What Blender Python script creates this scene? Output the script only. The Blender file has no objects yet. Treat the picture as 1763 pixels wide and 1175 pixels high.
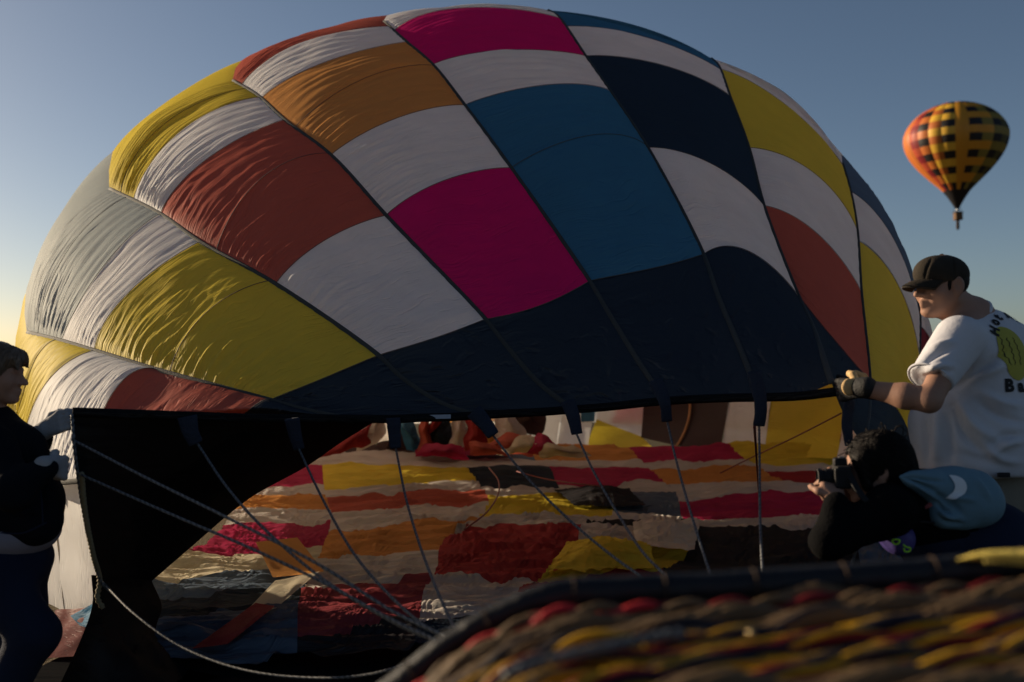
import bpy, bmesh, math, random
import numpy as np
from mathutils import Vector, Matrix
from mathutils.bvhtree import BVHTree

SC = bpy.context.scene
COL = SC.collection
random.seed(7)
RNG = np.random.default_rng(7)

# ---------------------------------------------------------------- camera, sky, sun, exposure
CAM_Z = 1.45
FPX = 1714.0                       # focal length in photograph pixels (35 mm on 36 mm over 1763 px)
PITCH = math.atan(37.5 / FPX)
cam_data = bpy.data.cameras.new('camera')
cam = bpy.data.objects.new('camera', cam_data)
COL.objects.link(cam)
cam.location = (0, 0, CAM_Z)
cam.rotation_euler = (math.pi / 2 + PITCH, 0, 0)
cam_data.sensor_width = 36
cam_data.lens = 36 * FPX / 1763
cam_data.clip_start = 0.05
cam_data.clip_end = 6000
cam_data.dof.use_dof = True
cam_data.dof.focus_distance = 5.2
cam_data.dof.aperture_fstop = 2.0
SC.camera = cam

SUN_AZ = math.radians(30)          # how far behind the picture plane, on the left
SUN_EL = math.radians(13)
to_sun = Vector((-math.cos(SUN_AZ) * math.cos(SUN_EL), math.sin(SUN_AZ) * math.cos(SUN_EL), math.sin(SUN_EL)))
world = bpy.data.worlds.new('World')
SC.world = world
world.use_nodes = True
wn = world.node_tree
bg = wn.nodes['Background']
sky = wn.nodes.new('ShaderNodeTexSky')
sky.sky_type = 'NISHITA'
sky.sun_disc = False
sky.sun_elevation = SUN_EL
sky.sun_rotation = math.atan2(to_sun.x, to_sun.y)
sky.altitude = 3000
sky.air_density = 1.0
sky.dust_density = 10.0
sky.ozone_density = 1.0
wn.links.new(sky.outputs[0], bg.inputs['Color'])
bg.inputs['Strength'].default_value = 0.05
sun_l = bpy.data.lights.new('sun', 'SUN')
sun_l.energy = 5.0
sun_l.angle = math.radians(0.5)
sun_l.color = (1.0, 0.80, 0.56)
sun = bpy.data.objects.new('sun', sun_l)
COL.objects.link(sun)
sun.rotation_euler = to_sun.to_track_quat('Z', 'Y').to_euler()
SC.view_settings.view_transform = 'Standard'
SC.view_settings.look = 'None'
SC.view_settings.exposure = 0.65
SC.view_settings.gamma = 1.0
SC.view_settings.use_curve_mapping = False
SC.render.engine = 'CYCLES'
SC.cycles.max_bounces = 10
SC.cycles.diffuse_bounces = 6
SC.cycles.transmission_bounces = 8
SC.cycles.use_denoising = True

# ---------------------------------------------------------------- pixel of the photograph -> point in the place
CP, SP = math.cos(PITCH), math.sin(PITCH)
def rays(px, py):
    """directions (one unit along the optical axis) through photograph pixels"""
    px = np.asarray(px, float); py = np.asarray(py, float)
    x = (px - 881.5) / FPX; u = -(py - 587.5) / FPX
    return np.stack([x, CP - u * SP, SP + u * CP], -1)
def P(px, py, d):
    r = rays(px, py)
    return np.array([0, 0, CAM_Z]) + r * np.asarray(d, float)[..., None]
def on_plane(px, py, z=0.0):
    r = rays(px, py)
    t = (np.asarray(z, float) - CAM_Z) / r[..., 2]
    return np.array([0, 0, CAM_Z]) + r * t[..., None]
def project(p):
    p = np.asarray(p, float) - np.array([0, 0, CAM_Z])
    d = p[..., 1] * CP + p[..., 2] * SP
    u = -p[..., 1] * SP + p[..., 2] * CP
    return 881.5 + FPX * p[..., 0] / d, 587.5 - FPX * u / d, d

# ---------------------------------------------------------------- objects, names, materials
def link(o, parent=None):
    COL.objects.link(o)
    if parent is not None:
        o.parent = parent
    return o
def mesh_obj(name, verts, faces, mat=None, parent=None, smooth=True, uvs=None):
    me = bpy.data.meshes.new(name)
    me.from_pydata([tuple(v) for v in np.asarray(verts, float)], [], [tuple(int(i) for i in f) for f in faces])
    if uvs is not None:
        uvl = me.uv_layers.new(name='UVMap')
        li = np.empty(len(me.loops), int); me.loops.foreach_get('vertex_index', li)
        uvl.data.foreach_set('uv', np.asarray(uvs, float)[li].ravel())
    if smooth:
        me.polygons.foreach_set('use_smooth', [True] * len(me.polygons))
    if mat is not None:
        for m in (mat if isinstance(mat, (list, tuple)) else [mat]):
            me.materials.append(m)
    me.update()
    return link(bpy.data.objects.new(name, me), parent)
def empty(name, loc=(0, 0, 0)):
    o = bpy.data.objects.new(name, None)
    o.empty_display_size = 0.2
    o.location = loc
    COL.objects.link(o)
    return o
def tag(o, label=None, cat=None, group=None, kind=None):
    if label: o['label'] = label
    if cat: o['category'] = cat
    if group: o['group'] = group
    if kind: o['kind'] = kind
    return o
def local(root, o):
    """keep a part built in world coordinates in place under a root that is not at the origin"""
    o.parent = root
    o.matrix_parent_inverse = Matrix.Translation(root.location).inverted()
    return o

def nodes_of(m):
    m.use_nodes = True
    nt = m.node_tree
    return nt, nt.nodes, nt.links
def mat_simple(name, color, rough=0.8, spec=0.3, bump=0.0, bscale=60, metal=0.0, var=0.12, sheen=0.0, vscale=6.0, stretch=(1, 1, 1)):
    m = bpy.data.materials.new(name)
    nt, N, L = nodes_of(m)
    b = N['Principled BSDF']
    b.inputs['Roughness'].default_value = rough
    b.inputs['Specular IOR Level'].default_value = spec
    b.inputs['Metallic'].default_value = metal
    if sheen: b.inputs['Sheen Weight'].default_value = sheen
    tc = N.new('ShaderNodeTexCoord')
    mp = N.new('ShaderNodeMapping'); mp.inputs['Scale'].default_value = stretch
    L.new(tc.outputs['Object'], mp.inputs['Vector'])
    nz = N.new('ShaderNodeTexNoise'); nz.inputs['Scale'].default_value = vscale; nz.inputs['Detail'].default_value = 5
    L.new(mp.outputs[0], nz.inputs['Vector'])
    mx = N.new('ShaderNodeMix'); mx.data_type = 'RGBA'
    mx.inputs[6].default_value = (*[c * (1 - var) for c in color], 1)
    mx.inputs[7].default_value = (*[min(1, c * (1 + var)) for c in color], 1)
    L.new(nz.outputs[0], mx.inputs[0]); L.new(mx.outputs[2], b.inputs['Base Color'])
    if bump:
        n2 = N.new('ShaderNodeTexNoise'); n2.inputs['Scale'].default_value = bscale; n2.inputs['Detail'].default_value = 4
        L.new(mp.outputs[0], n2.inputs['Vector'])
        bp = N.new('ShaderNodeBump'); bp.inputs['Strength'].default_value = bump; bp.inputs['Distance'].default_value = 0.01
        L.new(n2.outputs[0], bp.inputs['Height']); L.new(bp.outputs[0], b.inputs['Normal'])
    return m

def mat_nylon(name, color, trans=0.4, wr=(1.0, 58.0), amp=0.0056, edge=True, gloss=0.05, size=2.0, tcol=None, dirt=0.10):
    """thin ripstop nylon: diffuse + translucent + faint gloss; pull creases run across the gore (u) and are deepest beside the tape"""
    m = bpy.data.materials.new(name)
    nt, N, L = nodes_of(m)
    N.remove(N['Principled BSDF'])
    out = N['Material Output']
    uv = N.new('ShaderNodeTexCoord')
    sep = N.new('ShaderNodeSeparateXYZ'); L.new(uv.outputs['UV'], sep.inputs[0])
    oi = N.new('ShaderNodeObjectInfo')
    def math_(op, a, b=None):
        n = N.new('ShaderNodeMath'); n.operation = op
        for i, x in enumerate((a, b)):
            if x is None: continue
            if isinstance(x, (int, float)): n.inputs[i].default_value = x
            else: L.new(x, n.inputs[i])
        return n.outputs[0]
    # bend the creases: v shifted by u and by slow noise so they fan and never run dead parallel
    slow = N.new('ShaderNodeTexNoise'); slow.inputs['Scale'].default_value = 2.3; slow.inputs['Detail'].default_value = 2
    rv = math_('MULTIPLY', oi.outputs['Random'], 37.0)
    cmb0 = N.new('ShaderNodeCombineXYZ'); L.new(sep.outputs[0], cmb0.inputs[0]); L.new(sep.outputs[1], cmb0.inputs[1]); L.new(rv, cmb0.inputs[2])
    L.new(cmb0.outputs[0], slow.inputs['Vector'])
    vv = math_('ADD', math_('MULTIPLY', sep.outputs[1], wr[1]), math_('MULTIPLY', slow.outputs[0], wr[1] * 0.28))
    uu = math_('MULTIPLY', sep.outputs[0], wr[0])
    cmb = N.new('ShaderNodeCombineXYZ'); L.new(uu, cmb.inputs[0]); L.new(vv, cmb.inputs[1]); L.new(rv, cmb.inputs[2])
    cre = N.new('ShaderNodeTexNoise'); cre.inputs['Scale'].default_value = 1.0; cre.inputs['Detail'].default_value = 3; cre.inputs['Roughness'].default_value = 0.5
    L.new(cmb.outputs[0], cre.inputs['Vector'])
    # amplitude: strong at both tapes, patchy in the middle
    if edge:
        e = math_('ABSOLUTE', math_('SUBTRACT', sep.outputs[0], 0.62))
        e = math_('ADD', math_('POWER', math_('MULTIPLY', e, 1.6), 1.6), 0.05)
        e = math_('MULTIPLY', e, math_('ADD', math_('MULTIPLY', slow.outputs[0], 1.6), 0.15))
        h = math_('MULTIPLY', cre.outputs[0], e)
    else:
        h = math_('MULTIPLY', cre.outputs[0], math_('ADD', slow.outputs[0], 0.25))
    fine = N.new('ShaderNodeTexNoise'); fine.inputs['Scale'].default_value = 26; fine.inputs['Detail'].default_value = 4
    cmb2 = N.new('ShaderNodeCombineXYZ'); L.new(math_('MULTIPLY', sep.outputs[0], 0.8), cmb2.inputs[0]); L.new(math_('MULTIPLY', sep.outputs[1], 2.2), cmb2.inputs[1]); L.new(rv, cmb2.inputs[2])
    L.new(cmb2.outputs[0], fine.inputs['Vector'])
    # short scattered puckers
    cmb3 = N.new('ShaderNodeCombineXYZ'); L.new(math_('ADD', math_('MULTIPLY', sep.outputs[0], 5.0), math_('MULTIPLY', slow.outputs[0], 1.5)), cmb3.inputs[0]); L.new(math_('MULTIPLY', vv, 0.8), cmb3.inputs[1]); L.new(rv, cmb3.inputs[2])
    pk = N.new('ShaderNodeTexNoise'); pk.inputs['Scale'].default_value = 1.0; pk.inputs['Detail'].default_value = 2
    L.new(cmb3.outputs[0], pk.inputs['Vector'])
    pkd = math_('POWER', math_('MAXIMUM', math_('MULTIPLY', math_('SUBTRACT', pk.outputs[0], 0.55), 4.0), 0.0), 1.3)
    h = math_('ADD', h, math_('MULTIPLY', pkd, -0.42 if edge else 0.0))
    h = math_('ADD', h, math_('MULTIPLY', fine.outputs[0], 0.035 if edge else 0.16))
    bp = N.new('ShaderNodeBump'); bp.inputs['Strength'].default_value = 1.0; bp.inputs['Distance'].default_value = amp * size
    L.new(h, bp.inputs['Height'])
    # worn, slightly faded cloth
    dn = N.new('ShaderNodeTexNoise'); dn.inputs['Scale'].default_value = 3.2; dn.inputs['Detail'].default_value = 7; dn.inputs['Roughness'].default_value = 0.65
    L.new(cmb0.outputs[0], dn.inputs['Vector'])
    mx = N.new('ShaderNodeMix'); mx.data_type = 'RGBA'
    mx.inputs[6].default_value = (*[c * (1 - dirt * 1.6) for c in color], 1)
    mx.inputs[7].default_value = (*[min(1, c * (1 + dirt)) for c in color], 1)
    L.new(dn.outputs[0], mx.inputs[0])
    df = N.new('ShaderNodeBsdfDiffuse'); L.new(mx.outputs[2], df.inputs['Color']); L.new(bp.outputs[0], df.inputs['Normal'])
    tr = N.new('ShaderNodeBsdfTranslucent')
    if tcol is None: L.new(mx.outputs[2], tr.inputs['Color'])
    else: tr.inputs['Color'].default_value = (*tcol, 1)
    L.new(bp.outputs[0], tr.inputs['Normal'])
    ms = N.new('ShaderNodeMixShader'); ms.inputs[0].default_value = trans
    L.new(df.outputs[0], ms.inputs[1]); L.new(tr.outputs[0], ms.inputs[2])
    gl = N.new('ShaderNodeBsdfGlossy'); gl.inputs['Roughness'].default_value = 0.55; gl.inputs['Color'].default_value = (0.9, 0.9, 0.9, 1); L.new(bp.outputs[0], gl.inputs['Normal'])
    ms2 = N.new('ShaderNodeMixShader'); ms2.inputs[0].default_value = gloss
    L.new(ms.outputs[0], ms2.inputs[1]); L.new(gl.outputs[0], ms2.inputs[2])
    L.new(ms2.outputs[0], out.inputs['Surface'])
    return m

CLOTH = dict(white=(0.82, 0.82, 0.82), yellow=(0.72, 0.56, 0.05), rust=(0.46, 0.10, 0.065), orange=(0.60, 0.27, 0.07),
             magenta=(0.62, 0.0, 0.15), blue=(0.035, 0.15, 0.27), ink=(0.016, 0.026, 0.042), grey=(0.42, 0.47, 0.47),
             red=(0.30, 0.025, 0.03), rose=(0.32, 0.055, 0.07), black=(0.016, 0.016, 0.02), crimson=(0.42, 0.02, 0.09), cream=(0.66, 0.60, 0.45), steel=(0.10, 0.14, 0.20), brown=(0.055, 0.032, 0.033), shaded_rust=(0.20, 0.07, 0.065))
TRANS = dict(red=.2, ink=0.12, black=0.05, blue=0.3, steel=0.25)
M_OUT = {k: mat_nylon('nylon_' + k, v, trans=TRANS.get(k, 0.43), gloss=0.025) for k, v in CLOTH.items()}
CLOTH_W = dict(CLOTH, white=(0.60, 0.57, 0.54))  # same white cloth, dimmed: shade inside the mouth put into its colour
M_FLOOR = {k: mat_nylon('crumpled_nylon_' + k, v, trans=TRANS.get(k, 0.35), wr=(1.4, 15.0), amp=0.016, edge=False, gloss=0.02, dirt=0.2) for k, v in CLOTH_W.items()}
M_NAVY = mat_nylon('skirt_navy', (0.011, 0.016, 0.026), trans=0.10, wr=(1.2, 11.0), amp=0.022, gloss=0.035)
M_BLACK = mat_nylon('skirt_black_lining', (0.007, 0.007, 0.008), trans=0.02, wr=(1.5, 9.0), amp=0.012, gloss=0.012)
M_TAPE = mat_simple('webbing', (0.05, 0.05, 0.048), rough=0.8, spec=0.15, bump=0.4, bscale=200)
M_ROPE = mat_simple('braided_rope', (0.075, 0.08, 0.088), rough=0.6, spec=0.3, bump=0.3, bscale=300)
M_ROPE2 = M_ROPE.copy(); M_ROPE2.name = 'two_tone_braid'
_nt = M_ROPE2.node_tree; _N, _L = _nt.nodes, _nt.links
_tc = _N.new('ShaderNodeTexCoord'); _sx = _N.new('ShaderNodeSeparateXYZ'); _L.new(_tc.outputs['UV'], _sx.inputs[0])
def _m(op, a, b):
    n = _N.new('ShaderNodeMath'); n.operation = op
    for i, x in enumerate((a, b)):
        if isinstance(x, (int, float)): n.inputs[i].default_value = x
        elif x is not None: _L.new(x, n.inputs[i])
    return n.outputs[0]
_w = _m('SINE', _m('MULTIPLY', _m('SUBTRACT', _m('MULTIPLY', _sx.outputs[0], 1.0), _m('MULTIPLY', _sx.outputs[1], 34.0)), 6.2832), None)
_mx = _N.new('ShaderNodeMix'); _mx.data_type = 'RGBA'; _mx.inputs[6].default_value = (.035, .038, .045, 1); _mx.inputs[7].default_value = (.14, .148, .158, 1)
_L.new(_m('MULTIPLY', _m('ADD', _w, 1.0), .5), _mx.inputs[0]); _L.new(_mx.outputs[2], _N['Principled BSDF'].inputs['Base Color'])
M_TAB = mat_simple('navy_pulley_tab', (0.012, 0.018, 0.035), rough=0.8, bump=0.6, bscale=90)

# ---------------------------------------------------------------- shared geometry helpers
def catmull(pts, n):
    p = np.asarray(pts, float)
    seg = np.linalg.norm(np.diff(p, axis=0), axis=1) ** 0.5
    t = np.concatenate([[0], np.cumsum(seg)])
    # C1 piecewise cubic (non uniform Catmull-Rom slopes)
    m = np.zeros_like(p)
    d = np.diff(p, axis=0) / np.diff(t)[:, None]
    m[0], m[-1] = d[0], d[-1]
    for i in range(1, len(p) - 1):
        a, b = t[i] - t[i - 1], t[i + 1] - t[i]
        m[i] = (d[i - 1] * b + d[i] * a) / (a + b)
    T = np.linspace(0, t[-1], n)
    k = np.clip(np.searchsorted(t, T, 'right') - 1, 0, len(t) - 2)
    h = (t[k + 1] - t[k]); s = ((T - t[k]) / h)[:, None]; h = h[:, None]
    return (2 * s**3 - 3 * s**2 + 1) * p[k] + (s**3 - 2 * s**2 + s) * h * m[k] + (-2 * s**3 + 3 * s**2) * p[k + 1] + (s**3 - s**2) * h * m[k + 1]
def resample(p, n):
    p = np.asarray(p, float)
    s = np.concatenate([[0], np.cumsum(np.linalg.norm(np.diff(p, axis=0), axis=1))])
    T = np.linspace(0, s[-1], n)
    return np.stack([np.interp(T, s, p[:, k]) for k in range(p.shape[1])], 1)
def coons(B, T, Lf, R):
    n, m = len(B), len(Lf)
    u = np.linspace(0, 1, n)[None, :, None]; v = np.linspace(0, 1, m)[:, None, None]
    return ((1 - v) * B[None] + v * T[None] + (1 - u) * Lf[:, None] + u * R[:, None]
            - ((1 - u) * (1 - v) * B[0] + u * (1 - v) * B[-1] + (1 - u) * v * T[0] + u * v * T[-1]))
def grid_faces(m, n, off=0):
    return [(off + i * n + j, off + i * n + j + 1, off + (i + 1) * n + j + 1, off + (i + 1) * n + j) for i in range(m - 1) for j in range(n - 1)]
def grid_uv(m, n):
    V, U = np.meshgrid(np.linspace(0, 1, m), np.linspace(0, 1, n), indexing='ij')
    return np.stack([U.ravel(), V.ravel()], 1)
def quad_curve(a, m, b, n):
    """curve from a to b passing through m half way"""
    a, m, b = (np.asarray(x, float) for x in (a, m, b))
    c = 2 * m - 0.5 * (a + b)
    t = np.linspace(0, 1, n)[:, None]
    return (1 - t)**2 * a + 2 * t * (1 - t) * c + t**2 * b
def tube_geo(path, r, sides=8, cap=True, flat=None, twist=None):
    """tube along a path; r scalar or per point; flat=(normal array, ratio) squashes it into a strap; twist=(amount, per metre)"""
    p = np.asarray(path, float); n = len(p)
    r = np.broadcast_to(np.asarray(r, float), (n,))
    tan = np.gradient(p, axis=0); tan /= np.linalg.norm(tan, axis=1)[:, None] + 1e-12
    s = np.concatenate([[0], np.cumsum(np.linalg.norm(np.diff(p, axis=0), axis=1))])
    if flat is not None:
        nor = flat[0] - (flat[0] * tan).sum(1)[:, None] * tan
        nor /= np.linalg.norm(nor, axis=1)[:, None] + 1e-12
        ratio = flat[1]
    else:
        a = np.array([0, 0, 1.0]) if abs(tan[0][2]) < 0.9 else np.array([1.0, 0, 0])
        nor = np.empty_like(p)
        for i in range(n):
            a = a - a.dot(tan[i]) * tan[i]; a = a / (np.linalg.norm(a) + 1e-12); nor[i] = a
        ratio = 1.0
    bi = np.cross(tan, nor)
    th = np.linspace(0, 2 * np.pi, sides, endpoint=False)
    rr = r[:, None] * np.ones((1, sides))
    if twist is not None:
        rr = rr * (1 + twist[0] * np.cos(2 * th[None] - 2 * np.pi * twist[1] * s[:, None]))
    v = p[:, None] + rr[..., None] * (np.cos(th)[None, :, None] * nor[:, None] * ratio + np.sin(th)[None, :, None] * bi[:, None])
    f = []
    for i in range(n - 1):
        for j in range(sides):
            k = (j + 1) % sides
            f.append((i * sides + j, i * sides + k, (i + 1) * sides + k, (i + 1) * sides + j))
    v = v.reshape(-1, 3)
    if cap:
        f.append(tuple(range(sides))[::-1]); f.append(tuple((n - 1) * sides + j for j in range(sides)))
    uv = np.stack([np.tile(np.linspace(0, 1, sides), n), np.repeat(s, sides)], 1)
    return v, f, uv
def join_geo(parts):
    V, F, o = [], [], 0
    for v, f in parts:
        V.append(np.asarray(v, float)); F += [tuple(i + o for i in g) for g in f]; o += len(v)
    return np.concatenate(V), F
def box_geo(c, size, R=np.eye(3), bev=0.0):
    s = np.asarray(size, float) / 2
    if bev <= 0:
        v = np.array([[x, y, z] for x in (-1, 1) for y in (-1, 1) for z in (-1, 1)], float) * s
        f = [(0, 1, 3, 2), (4, 6, 7, 5), (0, 4, 5, 1), (2, 3, 7, 6), (0, 2, 6, 4), (1, 5, 7, 3)]
    else:
        bm = bmesh.new(); bmesh.ops.create_cube(bm, size=1)
        for q in bm.verts: q.co = Vector(q.co[i] * 2 * s[i] for i in range(3))
        bmesh.ops.bevel(bm, geom=bm.edges[:], offset=bev, segments=2, affect='EDGES', profile=0.5)
        bm.verts.index_update()
        v = np.array([q.co[:] for q in bm.verts]); f = [tuple(q.index for q in g.verts) for g in bm.faces]; bm.free()
    return v @ np.asarray(R).T + np.asarray(c, float), f
_noise_k = RNG.normal(size=(24, 3)); _noise_p = RNG.uniform(0, 2 * np.pi, 24)
def wob(p, scale=1.0, seed=0, stretch=(1, 1, 1), oct=3):
    """smooth value noise made of a few dozen random waves"""
    p = np.asarray(p, float) * np.asarray(stretch, float)
    r = np.random.default_rng(seed)
    out = np.zeros(p.shape[:-1]); a = 1.0; tot = 0
    for o in range(oct):
        for _ in range(7):
            k = r.normal(size=3) * scale * (2.0 ** o); ph = r.uniform(0, 2 * np.pi)
            out += a * np.sin(p @ k + ph) / 7 ** 0.5
        tot += a; a *= 0.5
    return out / tot
# ================================================================ setting
ground_m = bpy.data.materials.new('dry_grass_ground')
nt, N, L = nodes_of(ground_m)
b = N['Principled BSDF']; b.inputs['Roughness'].default_value = 0.95; b.inputs['Specular IOR Level'].default_value = 0.1
tc = N.new('ShaderNodeTexCoord')
n1 = N.new('ShaderNodeTexNoise'); n1.inputs['Scale'].default_value = 1.5; n1.inputs['Detail'].default_value = 10
n2 = N.new('ShaderNodeTexNoise'); n2.inputs['Scale'].default_value = 45; n2.inputs['Detail'].default_value = 6
for q in (n1, n2): L.new(tc.outputs['Object'], q.inputs['Vector'])
cr = N.new('ShaderNodeValToRGB')
cr.color_ramp.elements[0].position = 0.32; cr.color_ramp.elements[0].color = (0.055, 0.050, 0.022, 1)
cr.color_ramp.elements[1].position = 0.68; cr.color_ramp.elements[1].color = (0.12, 0.085, 0.05, 1)
ad = N.new('ShaderNodeMath'); ad.operation = 'ADD'
ml = N.new('ShaderNodeMath'); ml.operation = 'MULTIPLY'; ml.inputs[1].default_value = 0.5
L.new(n1.outputs[0], ad.inputs[0]); L.new(n2.outputs[0], ad.inputs[1]); L.new(ad.outputs[0], ml.inputs[0]); L.new(ml.outputs[0], cr.inputs[0])
L.new(cr.outputs[0], b.inputs['Base Color'])
bp = N.new('ShaderNodeBump'); bp.inputs['Strength'].default_value = 0.8; bp.inputs['Distance'].default_value = 0.05
L.new(n2.outputs[0], bp.inputs['Height']); L.new(bp.outputs[0], b.inputs['Normal'])
g = 3000.0
ticks = np.array([-g, -400, -60, -12, 0, 12, 60, 400, g])
GX, GY = np.meshgrid(ticks, ticks, indexing='ij')
tag(mesh_obj('ground', np.stack([GX.ravel(), GY.ravel(), 0 * GX.ravel()], 1), [f[::-1] for f in grid_faces(9, 9)], ground_m), kind='structure')

# ================================================================ big balloon: body that the gores are stretched over
YS = np.array([4.2, 5.0, 5.85, 6.6, 7.5, 8.5, 10, 11.5, 13, 14, 14.6, 14.95])
LX = np.array([-1.85, -2.35, -2.85, -3.27, -3.74, -4.1, -4.4, -4.3, -3.6, -2.5, -1.4, -0.3])
RX = np.array([1.45, 1.75, 2.2, 2.62, 3.12, 3.52, 4.12, 4.4, 4.1, 3.2, 2.0, 0.7])
HY = np.array([4.2, 4.5, 5.2, 6, 7, 8, 9, 10, 11.5, 13, 14, 14.6, 14.95])
HZ = np.array([0.98, 1.25, 1.95, 2.78, 3.62, 4.28, 4.68, 4.9, 4.95, 4.4, 3.5, 2.5, 1.6])
def smooth_table(x, y):
    xs = np.linspace(x[0], x[-1], 900)
    c = catmull(np.stack([x, y], 1), 4000)
    ys = np.interp(xs, c[:, 0], c[:, 1])
    k = np.hanning(41); k /= k.sum()
    yp = np.concatenate([2 * ys[0] - ys[20:0:-1], ys, 2 * ys[-1] - ys[-2:-22:-1]])
    return xs, np.convolve(yp, k, 'valid')
TL, TR, TH = smooth_table(YS, LX), smooth_table(YS, RX), smooth_table(HY, HZ)
def body(y):
    l = np.interp(y, *TL); r = np.interp(y, *TR); h = np.interp(y, *TH)
    zb = np.minimum(1.5, 0.5 + 0.3 * np.clip(y - 4.3, 0, None))
    return (l + r) / 2, (r - l) / 2, h, zb
PEXP = 2.0
def body_g(p):
    y = p[..., 1]
    cx, w, h, zb = body(y)
    z = p[..., 2]
    up = (z - zb) / np.maximum(h - zb, 0.05)
    dn = (zb - z) / (zb + 0.28)
    g = np.abs((p[..., 0] - cx) / w) ** PEXP + np.where(z > zb, up, dn) ** 2 - 1
    return np.where((y < 4.25) | (y > 14.95), np.maximum(g, 0.15), g)
def body_point(y, phi):
    cx, w, h, zb = body(y)
    c, s = np.cos(phi), np.sin(phi)
    return np.stack([cx - w * c, y + 0 * c, zb + np.where(s > 0, (h - zb) * s, (zb + 0.28) * s)], -1)
TT = np.arange(3.2, 16.5, 0.03)
def cast(px, py, far=False):
    """depth along each ray where it meets the body (near side, or far side seen from inside)"""
    r = rays(px, py); shp = r.shape[:-1]; r = r.reshape(-1, 3)
    out = np.empty(len(r))
    o = np.array([0, 0, CAM_Z])
    for a in range(0, len(r), 600):
        q = o + r[a:a + 600, None] * TT[None, :, None]
        g = body_g(q)
        neg = g < 0
        any_ = neg.any(1)
        if far:
            k = len(TT) - 1 - np.argmax(neg[:, ::-1], 1); k = np.clip(k, 0, len(TT) - 2)
            i = np.arange(len(k)); g0, g1 = g[i, k], g[i, k + 1]
            t = TT[k] + 0.03 * g0 / (g0 - g1 + 1e-9)
        else:
            k = np.clip(np.argmax(neg, 1), 1, None); i = np.arange(len(k)); g0, g1 = g[i, k - 1], g[i, k]
            t = TT[k - 1] + 0.03 * np.clip(g0 / (g0 - g1 + 1e-9), 0, 1)
        # a miss: closest approach, refined with a parabola
        km = np.clip(np.argmin(g, 1), 1, len(TT) - 2); i = np.arange(len(km))
        ga, gb, gc = g[i, km - 1], g[i, km], g[i, km + 1]
        tm = TT[km] + 0.03 * 0.5 * np.clip((ga - gc) / (ga - 2 * gb + gc + 1e-9), -1, 1)
        out[a:a + 600] = np.where(any_, t, tm)
    return out.reshape(shp)
def body_normal(p):
    e = 0.02
    p = p.copy(); p[..., 1] = np.clip(p[..., 1], 4.32, 14.5)
    n = np.stack([body_g(p + np.eye(3)[i] * e) - body_g(p - np.eye(3)[i] * e) for i in range(3)], -1)
    return n / (np.linalg.norm(n, axis=-1)[..., None] + 1e-9)
def normals_of(G):
    du = np.gradient(G, axis=1); dv = np.gradient(G, axis=0)
    n = np.cross(du, dv); n /= np.linalg.norm(n, axis=-1)[..., None] + 1e-9
    return n

balloon = empty('hot_air_balloon', (-0.3, 8.0, 0))
tag(balloon, 'huge multicoloured patchwork balloon lying half inflated with its dark mouth held open', 'hot air balloon')
def bpart(name, v, f, mat, uvs=None, smooth=True):
    return local(balloon, mesh_obj(name, v, f, mat, None, smooth, uvs))

TAPES = dict(
 Z=[(400, 790), (250, 815), (130, 829), (88, 831), (30, 822), (-10, 812)],
 A=[(600, 722), (516, 704), (466, 690), (380, 667), (270, 637), (163, 604), (95, 584), (46, 572)],
 B=[(820, 716), (759, 694), (691, 650), (652, 613), (475, 490), (345, 417), (277, 369), (188, 325)],
 C=[(988, 706), (930, 662), (870, 594), (836, 551), (665, 372), (570, 268), (490, 207), (445, 166), (400, 139)],
 D=[(1148, 691), (1112, 642), (1057, 555), (1015, 485), (880, 290), (800, 182), (745, 112), (700, 73), (660, 37)],
 E=[(1307, 684), (1275, 602), (1235, 507), (1211, 439), (1115, 255), (1050, 157), (1008, 97), (958, 26), (943, 18)],
 F=[(1432, 660), (1400, 566), (1375, 512), (1315, 355), (1289, 255), (1256, 165), (1236, 112), (1224, 101)],
 G=[(1487, 765), (1496, 700), (1497, 655), (1482, 500), (1475, 394), (1465, 335), (1450, 281)],
 H=[(1578, 860), (1581, 790), (1583, 700), (1583, 600), (1583, 540), (1578, 505)],
 I=[(1640, 900), (1625, 800), (1612, 700), (1608, 640), (1606, 578)])
TAPE_C = {k: catmull(v, 500) for k, v in TAPES.items()}
def tslice(name, a, b, n):
    c = TAPE_C[name]
    i = int(np.argmin(((c - a) ** 2).sum(1))); j = int(np.argmin(((c - b) ** 2).sum(1)))
    s = c[i:j + 1] if j > i else c[j:i + 1][::-1]
    s = np.concatenate([[np.asarray(a, float)], s[1:-1], [np.asarray(b, float)]]) if len(s) > 2 else np.array([a, b], float)
    return resample(s, n)
def snap(name, a):
    c = TAPE_C[name]
    return tuple(c[int(np.argmin(((c - a) ** 2).sum(1)))])

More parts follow.
